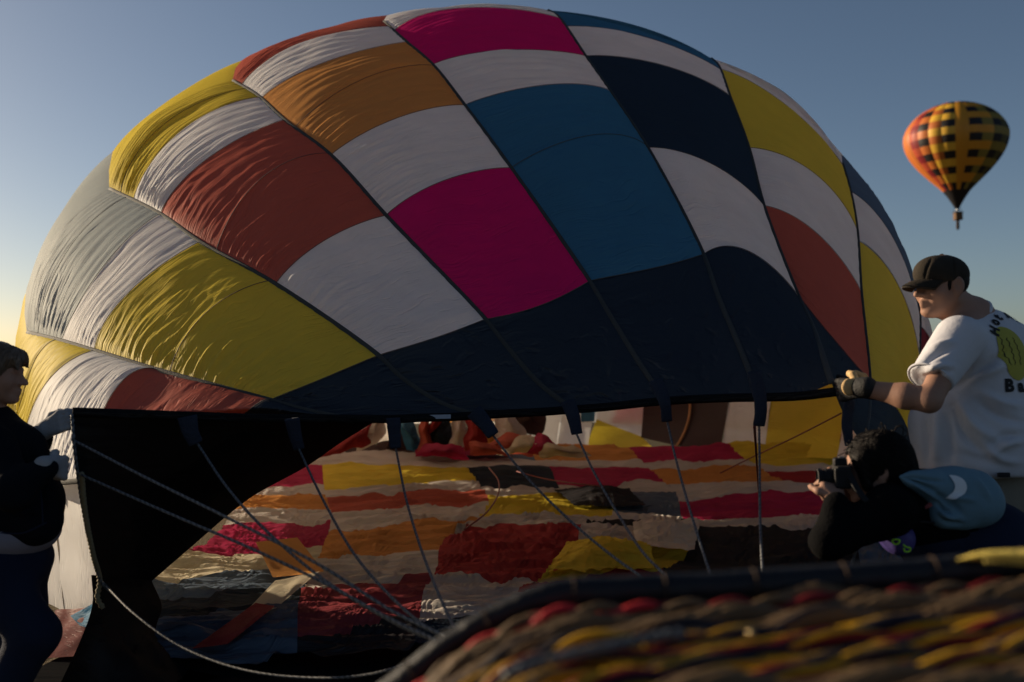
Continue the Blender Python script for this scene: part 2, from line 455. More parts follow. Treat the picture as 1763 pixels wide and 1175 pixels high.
# each gore: seams from the mouth towards the crown (left end, middle, right end) and the cloth between them
GORES = [
 ('Z', 'A', [((400, 790), (500, 755), (600, 722)), ((330, 802), (428, 724), (466, 690)), ((140, 828), (205, 682), (270, 637)),
             ((30, 822), (72, 690), (163, 604)), ((8, 815), (52, 655), (98, 585)), ((-10, 812), (14, 665), (46, 572))],
  ['navy', 'rust', 'white', 'yellow', 'yellow']),
 ('A', 'B', [((600, 722), (710, 720), (820, 716)), ((466, 690), (550, 664), (652, 613)), ((292, 644), (362, 548), (466, 484)),
             ((163, 604), (229, 516), (345, 417)), ((106, 587), (191, 465), (277, 369)), ((66, 577), (120, 444), (218, 340)), ((46, 572), (86, 430), (188, 325))],
  ['navy', 'yellow', 'yellow', 'white', 'grey', 'grey']),
 ('B', 'C', [((820, 716), (905, 713), (988, 706)), ((652, 613), (752, 590), (836, 551)), ((475, 490), (560, 426), (665, 372)),
             ((372, 436), (455, 322), (566, 265)), ((277, 369), (363, 288), (490, 207)), ((230, 345), (318, 236), (447, 168)),
             ((208, 334), (285, 226), (424, 153)), ((188, 325), (270, 210), (400, 139))],
  ['navy', 'white', 'rust', 'rust', 'white', 'yellow', 'yellow']),
 ('C', 'D', [((988, 706), (1068, 700), (1148, 691)), ((836, 551), (926, 537), (1015, 485)), ((665, 372), (765, 323), (880, 290)),
             ((570, 268), (686, 217), (800, 182)), ((508, 221), (630, 151), (747, 114)), ((450, 170), (560, 121), (701, 73)),
             ((415, 149), (520, 84), (672, 46)), ((400, 139), (510, 66), (660, 37))],
  ['navy', 'magenta', 'white', 'orange', 'orange', 'white', 'rust']),
 ('D', 'E', [((1148, 691), (1228, 690), (1307, 684)), ((1015, 485), (1124, 472), (1211, 439)), ((880, 290), (1012, 247), (1113, 252)),
             ((800, 182), (940, 161), (1050, 157)), ((745, 112), (870, 100), (1008, 97)), ((678, 54), (800, 18), (962, 31)), ((660, 37), (805, 11), (943, 18))],
  ['navy', 'blue', 'blue', 'white', 'magenta', 'white']),
 ('E', 'F', [((1307, 684), (1370, 682), (1432, 660)), ((1211, 439), (1282, 440), (1375, 512)), ((1115, 255), (1216, 291), (1315, 355)),
             ((1008, 97), (1140, 124), (1256, 165)), ((972, 46), (1114, 72), (1240, 120)), ((943, 18), (1098, 47), (1224, 101))],
  ['navy', 'white', 'ink', 'white', 'blue']),
 ('F', 'G', [((1432, 660), (1455, 720), (1487, 765)), ((1375, 512), (1428, 592), (1497, 655)), ((1315, 355), (1400, 412), (1482, 502)),
             ((1289, 255), (1394, 306), (1475, 396)), ((1238, 119), (1351, 183), (1453, 290)), ((1224, 101), (1362, 173), (1450, 281))],
  ['navy', 'rust', 'white', 'yellow', 'white']),
 ('G', 'H', [((1487, 765), (1530, 820), (1578, 860)), ((1497, 655), (1545, 722), (1581, 780)), ((1480, 415), (1541, 500), (1583, 617)),
             ((1464, 330), (1533, 417), (1583, 543)), ((1450, 281), (1519, 358), (1578, 505))],
  ['navy', 'yellow', 'white', 'steel']),
 ('H', 'I', [((1578, 860), (1605, 880), (1640, 900)), ((1583, 690), (1600, 705), (1612, 720)), ((1583, 562), (1597, 578), (1607, 600)), ((1578, 505), (1596, 543), (1606, 578))],
  ['yellow', 'red', 'white']),
]
LIP_X = [0, 125, 430, 600, 820, 988, 1148, 1307, 1432, 1490, 1580, 1640]
LIP_D = [3.9, 3.95, 4.35, 4.5, 4.6, 4.6, 4.5, 4.3, 4.02, 4.25, 5.0, 5.4]
NU, NV = 36, 30
M_SEAM = mat_simple('seam_thread', (0.09, 0.08, 0.075), rough=0.9, spec=0.1)
MATK = dict(M_OUT); MATK['navy'] = M_NAVY
seed = 0
for (ta, tb, seams, cols) in GORES:
    for k, colr in enumerate(cols):
        s0, s1 = seams[k], seams[k + 1]
        fine_ = ta in 'ZABCDEF'; f_amp = dict(Z=1, A=1, B=1, C=.8, D=.55, E=.35, F=.4)[ta] if fine_ else 0
        NU, NV = (48, 100) if fine_ and colr != 'navy' else (36, 30)
        B = quad_curve(*s0, NU); T = quad_curve(*s1, NU)
        Lf = tslice(ta, s0[0], s1[0], NV); Rt = tslice(tb, s0[2], s1[2], NV)
        G2 = coons(B, T, Lf, Rt)
        d = cast(G2[..., 0], G2[..., 1])
        u = np.linspace(0, 1, NU)[None, :]; v = np.linspace(0, 1, NV)[:, None]
        if colr == 'navy':
            d1 = cast(T[:, 0], T[:, 1]); d0 = np.interp(B[:, 0], LIP_X, LIP_D)
            d = d0[None] + (d1 - d0)[None] * v ** 1.15
        if ta == 'Z':
            d = d + 0.75 * np.clip((G2[..., 1] - 716) / 50, 0, 1) * np.clip((G2[..., 0] - 150) / 120, 0, 1)
        G3 = P(G2[..., 0], G2[..., 1], d)
        nrm = body_normal(G3)
        width = np.linalg.norm(G3[:, -1] - G3[:, 0], axis=1)[:, None]
        eye = np.array([0, 0, CAM_Z]) - G3
        face = np.clip((nrm * eye).sum(-1) / np.linalg.norm(eye, axis=-1) * 2.6, 0.12, 1)
        bul = face * 0.055 * width * (4 * u * (1 - u)) ** 0.8 * ((0.15 + 0.85 * v) if colr == 'navy' else 1.0)
        seed += 1
        # broad folds across the gore, strongest next to the lower left tape
        fold = np.sin((v * 5.5 + 0.8 * u + 0.25 * wob(np.stack([u + 0 * v, v + 0 * u, 0 * u * v], -1) * 5, 1.0, seed)) * 2 * np.pi)
        fold = fold * np.exp(-u * 2.6) * u * 4 * 0.0035 * width
        if fine_:
            # pull creases that start at the lower tape and die out across the gore
            q3 = np.stack([u * .9 + 0 * v, v + 0 * u, 0 * u * v], -1)
            vl = np.linalg.norm(G3[-1] - G3[0], axis=1).mean()
            wv = wob(q3 * np.array([2.2, 2.0, 1]), 1.0, seed + 50, oct=3)
            pat = np.clip(.55 + .9 * wob(q3 * np.array([2.5, 3.0, 1]), 1.0, seed + 90, oct=2), 0, 1.4)
            tooth = 1 - np.abs(np.sin(np.pi * (v * vl / .085 + 1.5 * wv + 1.1 * u)))
            tooth2 = 1 - np.abs(np.sin(np.pi * (v * vl / .047 + 1.9 * wv - .8 * u + .3)))
            amp_ = np.exp(-u * 2.4) * np.minimum(1, u * 14)
            fold = fold + f_amp * (.011 * tooth ** 1.6 + .006 * tooth2 ** 1.6) * amp_ * pat
        edge = np.minimum(1, np.minimum(v, 1 - v) * 12)
        dis = wob(G3, 2.2, seed, oct=4) * 0.026 * (4 * u * (1 - u)) * edge
        G3 = G3 + nrm * (bul + (fold * edge if colr != 'navy' else 0) + dis)[..., None]
        V = G3.reshape(-1, 3); F = grid_faces(NV, NU); UV = grid_uv(NV, NU)
        if k == len(cols) - 1:
            # carry the cloth over the shoulder of the balloon so that it closes behind
            e = G3[-1]
            cx, w, h, zb = body(e[:, 1])
            phi = np.arctan2((e[:, 2] - zb) / np.where(e[:, 2] > zb, h - zb, zb + 0.28), -(e[:, 0] - cx) / w)
            rows = []
            for q in (0.25, 0.6, 1.0):
                y = e[:, 1] + 1.4 * q
                t = body_point(np.minimum(y, 14.5), phi)
                off = (e - body_point(e[:, 1], phi)) * (1 - 0.5 * q)
                rows.append(t + off)
            ex = np.concatenate(rows)
            base = (NV - 1) * NU
            V = np.concatenate([V, ex])
            for i in range(3):
                r0 = base if i == 0 else NV * NU + (i - 1) * NU
                r1 = NV * NU + i * NU
                F += [(r0 + j, r0 + j + 1, r1 + j + 1, r1 + j) for j in range(NU - 1)]
            UV = np.concatenate([UV, np.stack([np.tile(np.linspace(0, 1, NU), 3), np.repeat([1.1, 1.3, 1.5], NU)], 1)])
        if k < len(cols) - 1:
            sp_ = G3[-1] + nrm[-1] * .003
            sv, sf, su = tube_geo(sp_, .0028, 5, flat=(nrm[-1], .5)); bpart('seam', sv, sf, M_SEAM)
        nm = 'skirt_panel' if colr == 'navy' else 'envelope_panel'
        bpart(nm, V, F, MATK[colr], UV)

# load tapes over the seams between gores
for k, c in TAPE_C.items():
    if k in 'I': continue
    q = resample(c, 90)
    d = cast(q[:, 0], q[:, 1])
    ring = {'Z': (330, 802), 'A': (466, 690), 'B': (652, 613), 'C': (836, 551), 'D': (1015, 485), 'E': (1211, 439), 'F': (1375, 512), 'G': (1497, 655), 'H': (1581, 780)}[k]
    j = int(np.argmin(((q - ring) ** 2).sum(1)))
    if j > 0:
        d0 = np.interp(q[0, 0], LIP_X, LIP_D)
        vv = np.linspace(0, 1, j + 1)
        d[:j + 1] = d0 + (d[j] - d0) * vv ** 1.15
    if k == 'Z': d = d + 0.75 * np.clip((q[:, 1] - 716) / 50, 0, 1) * np.clip((q[:, 0] - 150) / 120, 0, 1)
    p = P(q[:, 0], q[:, 1], d - 0.006)
    eye = np.array([0, 0, CAM_Z]) - p
    v, f, uv = tube_geo(p, 0.013, 8, flat=(eye, 0.35))
    bpart('load_tape', v, f, M_TAPE, uv)

# the far side and crown, out of the camera's sight: cloth of the same patchwork
names = ['white', 'yellow', 'white', 'rust', 'white', 'blue', 'white', 'magenta', 'white', 'orange']
ph = np.linspace(-0.55, math.pi + 0.55, 15)
ys = [7.6, 8.6, 9.6, 10.6, 11.6, 12.6, 13.5, 14.2, 14.7, 14.94]
def seen(y, phi):
    e = 1e-3
    p = body_point(np.array([y]), np.array([phi]))[0]
    a = body_point(np.array([y + e]), np.array([phi]))[0] - p; b_ = body_point(np.array([y]), np.array([phi + e]))[0] - p
    n = np.cross(a, b_); cx, w, h, zb = body(np.array([y]))
    if n.dot(p - np.array([cx[0], y, zb[0]])) < 0: n = -n
    return n.dot(np.array([0, 0, CAM_Z]) - p) > -0.02 * np.linalg.norm(n)
for i in range(14):
    y0 = 7.2
    while y0 < 12 and seen(y0, (ph[i] + ph[i + 1]) / 2): y0 += 0.1
    y0 += 0.05
    rows = [y0] + [y for y in ys if y > y0 + 0.3]
    for j in range(len(rows) - 1):
        yy, pp = np.meshgrid(np.linspace(rows[j], rows[j + 1], 6), np.linspace(ph[i], ph[i + 1], 8), indexing='ij')
        g3 = body_point(yy, pp)
        if g3[..., 2].max() < 0.02: continue
        g3[..., 2] = np.maximum(g3[..., 2], 0.03)
        if rows[j] > 11 and rows[j + 1] < 12.9 and i == 1:        # a gap between two panels lets the low sun in
            for ya, yb in ((rows[j], 11.78), (12.15, rows[j + 1])):
                yy, pp = np.meshgrid(np.linspace(ya, yb, 4), np.linspace(ph[i], ph[i + 1], 8), indexing='ij')
                bpart('envelope_panel', body_point(yy, pp).reshape(-1, 3), grid_faces(4, 8), M_OUT['white'], grid_uv(4, 8))
            continue
        bpart('envelope_panel', g3.reshape(-1, 3), grid_faces(6, 8), M_OUT[names[(i * 3 + j) % 10]], grid_uv(6, 8))

e_ = body_point(np.full(24, 14.9), np.linspace(0, 2 * np.pi, 24, endpoint=False))
e_[:, 2] = np.maximum(e_[:, 2], .03)
bpart('crown_panel', np.concatenate([e_, [e_.mean(0) + np.array([0, .12, 0])]]), [(q_, (q_ + 1) % 24, 24) for q_ in range(24)], M_OUT['white'])

# ---- inner side of the far right wall, seen through the mouth
def wall(col, quad, n=14):
    q = [np.asarray(a, float) for a in quad]          # bottom left, bottom right, top right, top left
    g2 = coons(resample([q[0], q[1]], n), resample([q[3], q[2]], n), resample([q[0], q[3]], n), resample([q[1], q[2]], n))
    d = cast(g2[..., 0], g2[..., 1], far=True) - 0.06
    g3 = P(g2[..., 0], g2[..., 1], d)
    g3[..., 2] = np.maximum(g3[..., 2], 0.08)
    g3 += (wob(g3, 3.0, int(q[0][0])) * 0.02)[..., None] * np.array([-0.6, -0.8, 0.2])
    bpart('inner_wall_panel', g3.reshape(-1, 3), grid_faces(n, n), M_OUT[col], grid_uv(n, n))
for col, quad in [
    ('white', [(958, 775), (1012, 775), (1030, 660), (975, 660)]),
    ('blue', [(1000, 727), (1024, 726), (1034, 640), (1002, 640)]),
    ('yellow', [(1005, 780), (1136, 782), (1104, 752), (1026, 722)]),
    ('white', [(1026, 722), (1104, 752), (1112, 650), (1036, 650)]),
    ('brown', [(1104, 754), (1240, 784), (1262, 650), (1112, 650)]),
    ('white', [(1240, 784), (1316, 784), (1332, 640), (1262, 640)]),
    ('yellow', [(1316, 784), (1440, 790), (1470, 630), (1332, 630)]),
    ('white', [(1440, 792), (1500, 800), (1520, 640), (1470, 640)]),
    ('rust', [(1500, 805), (1560, 815), (1580, 640), (1520, 640)]),
    ('white', [(860, 770), (958, 775), (975, 640), (880, 640)]),
]:
    wall(col, quad)
q = quad_curve((1180, 660), (1187, 715), (1163, 772), 40)
v, f, uv = tube_geo(P(q[:, 0], q[:, 1], cast(q[:, 0], q[:, 1], far=True) - 0.1), 0.018, 6)
bpart('inner_tape', v, f, mat_simple('tan_tape', (0.45, 0.25, 0.12)), uv)

# ---- cloth lying on the ground inside the mouth
def floor_rise(py):
    return 0.3 * np.clip((885 - np.asarray(py, float)) / 105, 0, 1.2) ** 1.3
def sheet(col, poly, z=0.05, amp=0.035, name='floor_panel', n=(54, 30), st=(1.2, 5.5), jag=6.0, lift=0.0):
    """poly: 4 corners in the photograph (far left, far right, near right, near left) laid on the ground"""
    q = [np.asarray(a, float) for a in poly]
    sd = int(abs(q[0][0] * 7 + q[0][1] * 3 + q[2][0])) % 9999
    def side(a, b_, k, s, vert=False):
        t = np.linspace(0, 1, k)[:, None]
        c = a + (b_ - a) * t
        j = wob(np.stack([c[:, 0], c[:, 1], 0 * c[:, 0]], 1) * 0.05, 1.2, sd + s, oct=5) * jag * np.sin(np.pi * np.clip(t[:, 0] * 1.0, 0, 1)) ** 0.5
        if vert: c[:, 0] += j * 1.2
        else: c[:, 1] += j * 0.55
        return c
    nu, nv = n
    g2 = coons(side(q[3], q[2], nu, 1), side(q[0], q[1], nu, 2), side(q[3], q[0], nv, 3, True), side(q[2], q[1], nv, 4, True))
    p = on_plane(g2[..., 0], g2[..., 1], z + floor_rise(g2[..., 1]))
    u = np.linspace(0, 1, nu)[None, :]; v_ = np.linspace(0, 1, nv)[:, None]
    hump = wob(p * np.array([1, 1, 0]), 1.0, 11, stretch=(st[0], st[1], 1)) * amp + wob(p * np.array([1, 1, 0]), 1.0, 5, stretch=(0.8, 1.3, 1), oct=2) * amp * 1.3
    cr = wob(p * np.array([1, 1, 0]), 1.0, 17, stretch=(2.2, 15.0, 1), oct=3); hump = hump + (1 - np.abs(cr)) ** 3 * 0.028 - 0.01
    p[..., 2] += np.maximum(hump, -0.03) + lift * np.sin(np.pi * u) * np.sin(np.pi * v_)
    bpart(name, p.reshape(-1, 3), grid_faces(nv, nu), M_FLOOR[col], grid_uv(nv, nu))
# one continuous patchwork sheet: gore lines run away from the camera, seams across; every cell is a cloth panel of its own
FCOL = [
 [(470, 765), (425, 860), (330, 950), (245, 1020), (235, 1130)],
 [(548, 765), (556, 808), (562, 850), (566, 880), (558, 912), (545, 960), (526, 1022), (512, 1130)],
 [(735, 765), (800, 808), (824, 840), (838, 872), (825, 902), (764, 925), (745, 1005), (722, 1080), (714, 1130)],
 [(885, 765), (945, 806), (962, 838), (1052, 865), (1050, 895), (1005, 915), (985, 960), (915, 1010), (860, 1080), (838, 1130)],
 [(1080, 765), (1112, 800), (1140, 832), (1164, 850), (1176, 890), (1196, 905), (1190, 940), (1140, 990), (1110, 1040), (1090, 1130)],
 [(1250, 765), (1300, 798), (1340, 828), (1402, 850), (1446, 890), (1466, 920), (1478, 960), (1480, 1010), (1490, 1130)],
 [(1470, 765), (1502, 800), (1534, 850), (1572, 900), (1602, 960), (1622, 1020), (1642, 1130)]]
FROW = [
 [(767, 767), ('yellow', 797, 796), ('white', 808, 808), ('crimson', 834, 834), ('white', 848, 848), ('orange', 880, 876), ('white', 900, 897), ('crimson', 966, 942), ('cream', 1014, 985), ('steel', 1045, 1022), ('ink', 1072, 1052), ('steel', 1128, 1128)],
 [(767, 767), ('brown', 790, 786), ('white', 808, 808), ('yellow', 840, 834), ('white', 855, 846), ('rust', 888, 872), ('white', 912, 902), ('orange', 972, 945), ('white', 1024, 1008), ('rose', 1112, 1076), ('black', 1128, 1128)],
 [(767, 767), ('steel', 792, 790), ('white', 808, 806), ('ink', 842, 838), ('white', 857, 858), ('yellow', 901, 892), ('white', 920, 915), ('red', 1006, 1000), ('white', 1082, 1062), ('ink', 1128, 1128)],
 [(767, 767), ('orange', 790, 786), ('white', 804, 802), ('crimson', 834, 832), ('white', 846, 847), ('steel', 884, 884), ('white', 900, 899), ('black', 914, 914), ('white', 946, 936), ('yellow', 1005, 986), ('red', 1032, 1012), ('white', 1128, 1128)],
 [(767, 767), ('crimson', 794, 790), ('white', 806, 800), ('orange', 838, 832), ('white', 856, 850), ('crimson', 898, 890), ('white', 912, 926), ('black', 1006, 1006), ('ink', 1128, 1128)],
 [(767, 767), ('yellow', 798, 800), ('white', 810, 812), ('red', 838, 842), ('white', 860, 864), ('crimson', 892, 892), ('white', 926, 928), ('steel', 1010, 1010), ('ink', 1128, 1128)]]
FCC = [catmull(c, 700) for c in FCOL]
def fslice(i, ya, yb, n):
    c = FCC[i]; y = np.linspace(ya, yb, n)
    return np.stack([np.interp(y, c[:, 1], c[:, 0]), y], 1)
def warp(g):
    q = np.concatenate([g, 0 * g[..., :1]], -1)
    k = np.clip((g[..., 1] - 745) / 150, .35, 1.2)
    dx = wob(q * .024, 1.0, 21, oct=3) * 7; dy = wob(q * .024, 1.0, 22, oct=3) * 6.5
    return g + np.stack([dx * k, dy * k * .8], -1)
def cloth_height(p):
    q = p * np.array([1, 1, 0])
    r1 = 1 - np.abs(wob(q, 1.0, 17, stretch=(1.6, 8.0, 1), oct=3)); r2 = 1 - np.abs(wob(q, 1.0, 31, stretch=(2.4, 24.0, 1), oct=3))
    big = wob(q, 1.0, 5, stretch=(.9, 1.8, 1), oct=3)
    return .075 + .045 * big + .065 * r1 ** 2 * (.6 + .5 * wob(q, .9, 8, oct=2)) + .034 * r2 ** 2
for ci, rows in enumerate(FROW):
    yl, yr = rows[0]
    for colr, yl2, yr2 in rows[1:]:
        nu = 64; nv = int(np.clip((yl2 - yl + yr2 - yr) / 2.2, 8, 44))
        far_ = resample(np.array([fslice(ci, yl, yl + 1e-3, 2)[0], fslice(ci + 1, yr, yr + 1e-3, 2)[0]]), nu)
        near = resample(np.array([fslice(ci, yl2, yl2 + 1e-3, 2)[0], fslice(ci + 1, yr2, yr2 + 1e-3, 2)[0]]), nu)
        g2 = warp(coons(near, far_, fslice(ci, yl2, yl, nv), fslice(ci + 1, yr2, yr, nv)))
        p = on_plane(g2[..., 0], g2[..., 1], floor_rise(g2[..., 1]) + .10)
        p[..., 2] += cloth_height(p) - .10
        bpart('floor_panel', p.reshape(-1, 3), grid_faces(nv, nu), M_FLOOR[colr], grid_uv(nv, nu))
        yl, yr = yl2, yr2
# darker cloth bunched up on top of it
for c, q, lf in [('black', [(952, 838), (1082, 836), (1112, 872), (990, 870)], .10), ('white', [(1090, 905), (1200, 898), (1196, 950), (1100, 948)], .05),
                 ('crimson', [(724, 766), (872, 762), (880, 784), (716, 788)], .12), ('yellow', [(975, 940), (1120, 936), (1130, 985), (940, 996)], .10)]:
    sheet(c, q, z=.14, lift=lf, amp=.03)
# ================================================================ mouth: dark lining, hem, pulley tabs, ropes
def drape(name, top, right, bottom, left, mat, n=(30, 30), amp=0.02, sc=2.0, sd=1, st=(1, 1, 1), thick=False):
    """cloth between four edge curves given as (x, y, depth) in the photograph"""
    nu, nv = n
    def c(k, m): return catmull(k, m) if len(k) > 2 else resample(k, m)
    g3 = coons(c(bottom, nu), c(top, nu), c(left[::-1], nv), c(right[::-1], nv))
    p = P(g3[..., 0], g3[..., 1], g3[..., 2])
    nn = normals_of(p)
    ed = np.minimum(np.linspace(0, 1, nv), 1 - np.linspace(0, 1, nv))[:, None] * np.minimum(np.linspace(0, 1, nu), 1 - np.linspace(0, 1, nu))[None] * 16
    p = p + nn * (wob(p, sc, sd, stretch=st) * amp * np.clip(ed, 0.15, 1))[..., None]
    p[..., 2] = np.maximum(p[..., 2], 0.03)
    return bpart(name, p.reshape(-1, 3), grid_faces(nv, nu), mat, grid_uv(nv, nu))
zc = np.array([(8, 815), (25, 819), (52, 826), (88, 831), (130, 829), (165, 825), (200, 822)], float)
zd = np.array([6.9, 6.75, 6.45, 6.05, 5.4, 5.1, 4.98])
yc = np.array([(20, 1005), (40, 1018), (70, 1040), (112, 1056), (150, 1050), (175, 1046), (205, 1040)], float)
yd = np.array([6.4, 6.3, 6.1, 5.8, 5.42, 5.22, 5.12])
for col, i, j in (('white', 0, 4), ('white', 3, 7)):
    nu_, nv_ = 30, 34
    tcv = catmull(np.column_stack([zc, zd])[i:j], nu_); bcv = catmull(np.column_stack([yc, yd])[i:j], nu_)
    lc, rc = resample(np.array([bcv[0], tcv[0]]), nv_), resample(np.array([bcv[-1], tcv[-1]]), nv_)
    g3 = coons(bcv, tcv, lc, rc)
    v_ = np.linspace(0, 1, nv_)[:, None]
    p = P(g3[..., 0], g3[..., 1], g3[..., 2] - 0.12 * (4 * v_ * (1 - v_)) ** 0.8)
    p += (wob(p, 2.0, i + 3, stretch=(1, 1, 3)) * 0.015)[..., None] * np.array([-0.6, -0.8, 0])
    bpart('envelope_panel', p.reshape(-1, 3), grid_faces(nv_, nu_), M_OUT[col], 1 - grid_uv(nv_, nu_)[:, ::-1])
drape('skirt_lining', [(125, 711, 3.95), (330, 717, 4.2), (520, 721, 4.45), (648, 723, 4.6)],
      [(648, 723, 4.6), (600, 752, 4.85), (520, 806, 5.15), (430, 858, 5.4), (325, 945, 5.5), (258, 1003, 5.4)],
      [(168, 1000, 4.3), (215, 1004, 4.9), (258, 1003, 5.4)],
      [(125, 711, 3.95), (134, 800, 4.0), (150, 900, 4.12), (168, 1000, 4.3)], M_BLACK, amp=0.03, sc=1.6, st=(2.2, 2.2, 0.5))
drape('skirt_lining', [(158, 990, 4.28), (215, 996, 4.85), (262, 1000, 5.3)],
      [(262, 1000, 5.3), (278, 1045, 5.25), (268, 1085, 5.0), (300, 1130, 4.7), (380, 1200, 4.5)],
      [(92, 1200, 4.25), (240, 1215, 4.2), (380, 1200, 4.5)],
      [(158, 990, 4.28), (160, 1040, 4.25), (140, 1100, 4.2), (92, 1200, 4.25)], M_BLACK, amp=0.05, sc=2.0, sd=4, st=(3, 3, 0.5))
# lower lip of the skirt on the grass, its left end standing for shadowed ground
drape('skirt_lining', [(255, 1092, 5.3), (400, 1112, 5.15), (520, 1108, 5.15), (650, 1086, 5.3), (800, 1072, 5.45), (960, 1080, 5.4)],
      [(960, 1080, 5.4), (1000, 1240, 4.05)], [(-40, 1280, 3.95), (500, 1260, 3.95), (1000, 1240, 4.05)],
      [(255, 1092, 5.3), (90, 1150, 4.75), (-40, 1280, 3.95)], M_BLACK, n=(60, 24), amp=0.025, sc=1.8, sd=9, st=(0.9, 4.0, 1))
hem = catmull([(125, 711, 3.94), (250, 714, 4.08), (430, 720, 4.33), (600, 722, 4.48), (700, 721, 4.53), (820, 716, 4.58), (988, 706, 4.58), (1148, 691, 4.48), (1307, 684, 4.28), (1380, 681, 4.12), (1440, 674, 3.98)], 160)
hp = P(hem[:, 0], hem[:, 1], hem[:, 2])
v, f, uv = tube_geo(hp, 0.02, 10, flat=(np.array([0, -1.0, 0.25]) + 0 * hp, 0.45))
v[:, 2] += wob(v, 3.0, 3) * 0.004
bpart('mouth_hem', v, f, M_BLACK, uv)
# small pale label sewn on the hem
lp = P(np.array([730, 776, 776, 730]), np.array([722, 721, 714, 715]), 4.545)
lp = np.concatenate([lp, lp + np.array([0, 0.004, 0])])
bpart('sewn_label', lp, [(0, 1, 2, 3), (0, 4, 5, 1), (1, 5, 6, 2), (2, 6, 7, 3), (3, 7, 4, 0), (4, 7, 6, 5)], mat_simple('pale_label', (0.30, 0.34, 0.42), rough=0.6), smooth=False)

TABS = [((322, 717, 4.15), (328, 745, 4.15), (338, 764, 4.16), 20), ((503, 721, 4.36), (509, 752, 4.38), (515, 774, 4.4), 16),
        ((677, 720, 4.5), (679, 750, 4.5), (681, 772, 4.5), 15), ((816, 708, 4.54), (834, 728, 4.52), (848, 750, 4.5), 18),
        ((978, 690, 4.55), (988, 722, 4.53), (993, 748, 4.52), 15), ((1128, 655, 4.44), (1143, 692, 4.4), (1148, 726, 4.4), 15),
        ((1298, 640, 4.22), (1308, 690, 4.18), (1306, 734, 4.18), 16), ((1462, 690, 3.98), (1458, 730, 3.94), (1460, 768, 3.94), 12)]
for (a, m, b_, hw) in TABS:
    q = catmull([a, m, b_], 16)
    p = P(q[:, 0], q[:, 1], q[:, 2] - 0.02)
    w = .86 * hw / FPX * q[:, 2] * np.linspace(1.0, 0.72, 16)
    w[-3:] *= np.array([1.02, 1.05, 1.0])
    v, f, uv = tube_geo(p, w, 14, cap=True, flat=(np.array([0, -1.0, 0.1]) + 0 * p, 0.38))
    v += (wob(v, 22, int(a[0])) * 0.006)[:, None] * np.array([0.6, -1, 0.2])
    bpart('pulley_tab', v, f, M_TAB, uv)

def rope(pts, r=0.0049, n=220, mat=None, name='rope', twist=(0.24, 45)):
    q = catmull(pts, 60)
    p = resample(P(q[:, 0], q[:, 1], q[:, 2]), n)
    v, f, uv = tube_geo(p, r, 8, twist=twist)
    bpart(name, v, f, mat or M_ROPE2, uv)
rope([(124, 757, 3.92), (250, 822, 3.6), (400, 896, 3.3), (550, 973, 3.05), (680, 1055, 2.85), (800, 1112, 2.6), (860, 1150, 2.4)])
rope([(140, 818, 3.85), (300, 888, 3.55), (440, 948, 3.3), (560, 1005, 3.1), (690, 1075, 2.85), (800, 1125, 2.6), (860, 1165, 2.4)])
rope([(340, 764, 4.14), (390, 838, 3.85), (450, 906, 3.55), (560, 1000, 3.2), (690, 1078, 2.88), (790, 1120, 2.6), (850, 1155, 2.4)])
rope([(514, 772, 4.38), (560, 868, 3.95), (620, 968, 3.5), (720, 1070, 2.95), (790, 1112, 2.6), (850, 1150, 2.4)])
rope([(681, 770, 4.5), (700, 862, 4.1), (725, 945, 3.7), (752, 1015, 3.3), (783, 1085, 2.9), (800, 1130, 2.6)])
rope([(847, 748, 4.5), (905, 820, 4.2), (985, 900, 3.85), (1060, 962, 3.5), (1125, 1008, 3.2), (1190, 1060, 2.8), (1230, 1110, 2.4)])
rope([(992, 746, 4.5), (1022, 812, 4.2), (1068, 892, 3.85), (1110, 955, 3.5), (1160, 1005, 3.2), (1220, 1080, 2.7)])
rope([(1148, 724, 4.4), (1166, 800, 4.1), (1190, 885, 3.75), (1225, 995, 3.3), (1260, 1090, 2.8)])
rope([(1307, 732, 4.18), (1308, 820, 3.9), (1309, 905, 3.6), (1313, 985, 3.3), (1316, 1090, 2.8)])
rope([(176, 1002, 4.22), (230, 1056, 4.0), (320, 1118, 3.8), (440, 1158, 3.6), (600, 1166, 3.4), (690, 1146, 3.2), (738, 1112, 3.0), (762, 1085, 2.9), (800, 1082, 2.8), (850, 1110, 2.5)], r=0.0046)
rope([(1490, 900, 4.0), (1470, 960, 3.6), (1455, 1010, 3.2), (1448, 1080, 2.7)], n=120)
# cord that runs down the edge of the lifted corner
rope([(140, 815, 3.86), (146, 880, 3.95), (160, 955, 4.08), (172, 1000, 4.2), (168, 1030, 4.2), (178, 1048, 4.2)], r=0.010, mat=mat_simple('old_cord', (0.20, 0.17, 0.10), bump=0.5, bscale=120))
rope([(124, 715, 3.93), (128, 770, 3.9), (140, 860, 3.98), (160, 960, 4.1), (176, 1005, 4.2), (195, 1022, 4.2)], r=0.006)
# thin control lines inside
M_LINE = mat_simple('control_line', (0.16, 0.03, 0.03), rough=0.6)
for pts in ([(1448, 712, 7.0), (1370, 752, 8.0), (1290, 790, 9.0), (1240, 815, 9.4)], [(1299, 735, 4.2), (1303, 800, 6.0), (1308, 870, 8.0)],
            [(842, 806, 8.6), (858, 828, 8.0), (858, 850, 7.6), (840, 880, 7.0), (800, 912, 6.4)], [(890, 812, 9.5), (935, 824, 9.0), (985, 832, 8.4), (1040, 838, 8.2)]):
    rope(pts, r=0.006, n=60, mat=M_LINE, name='control_line', twist=None)

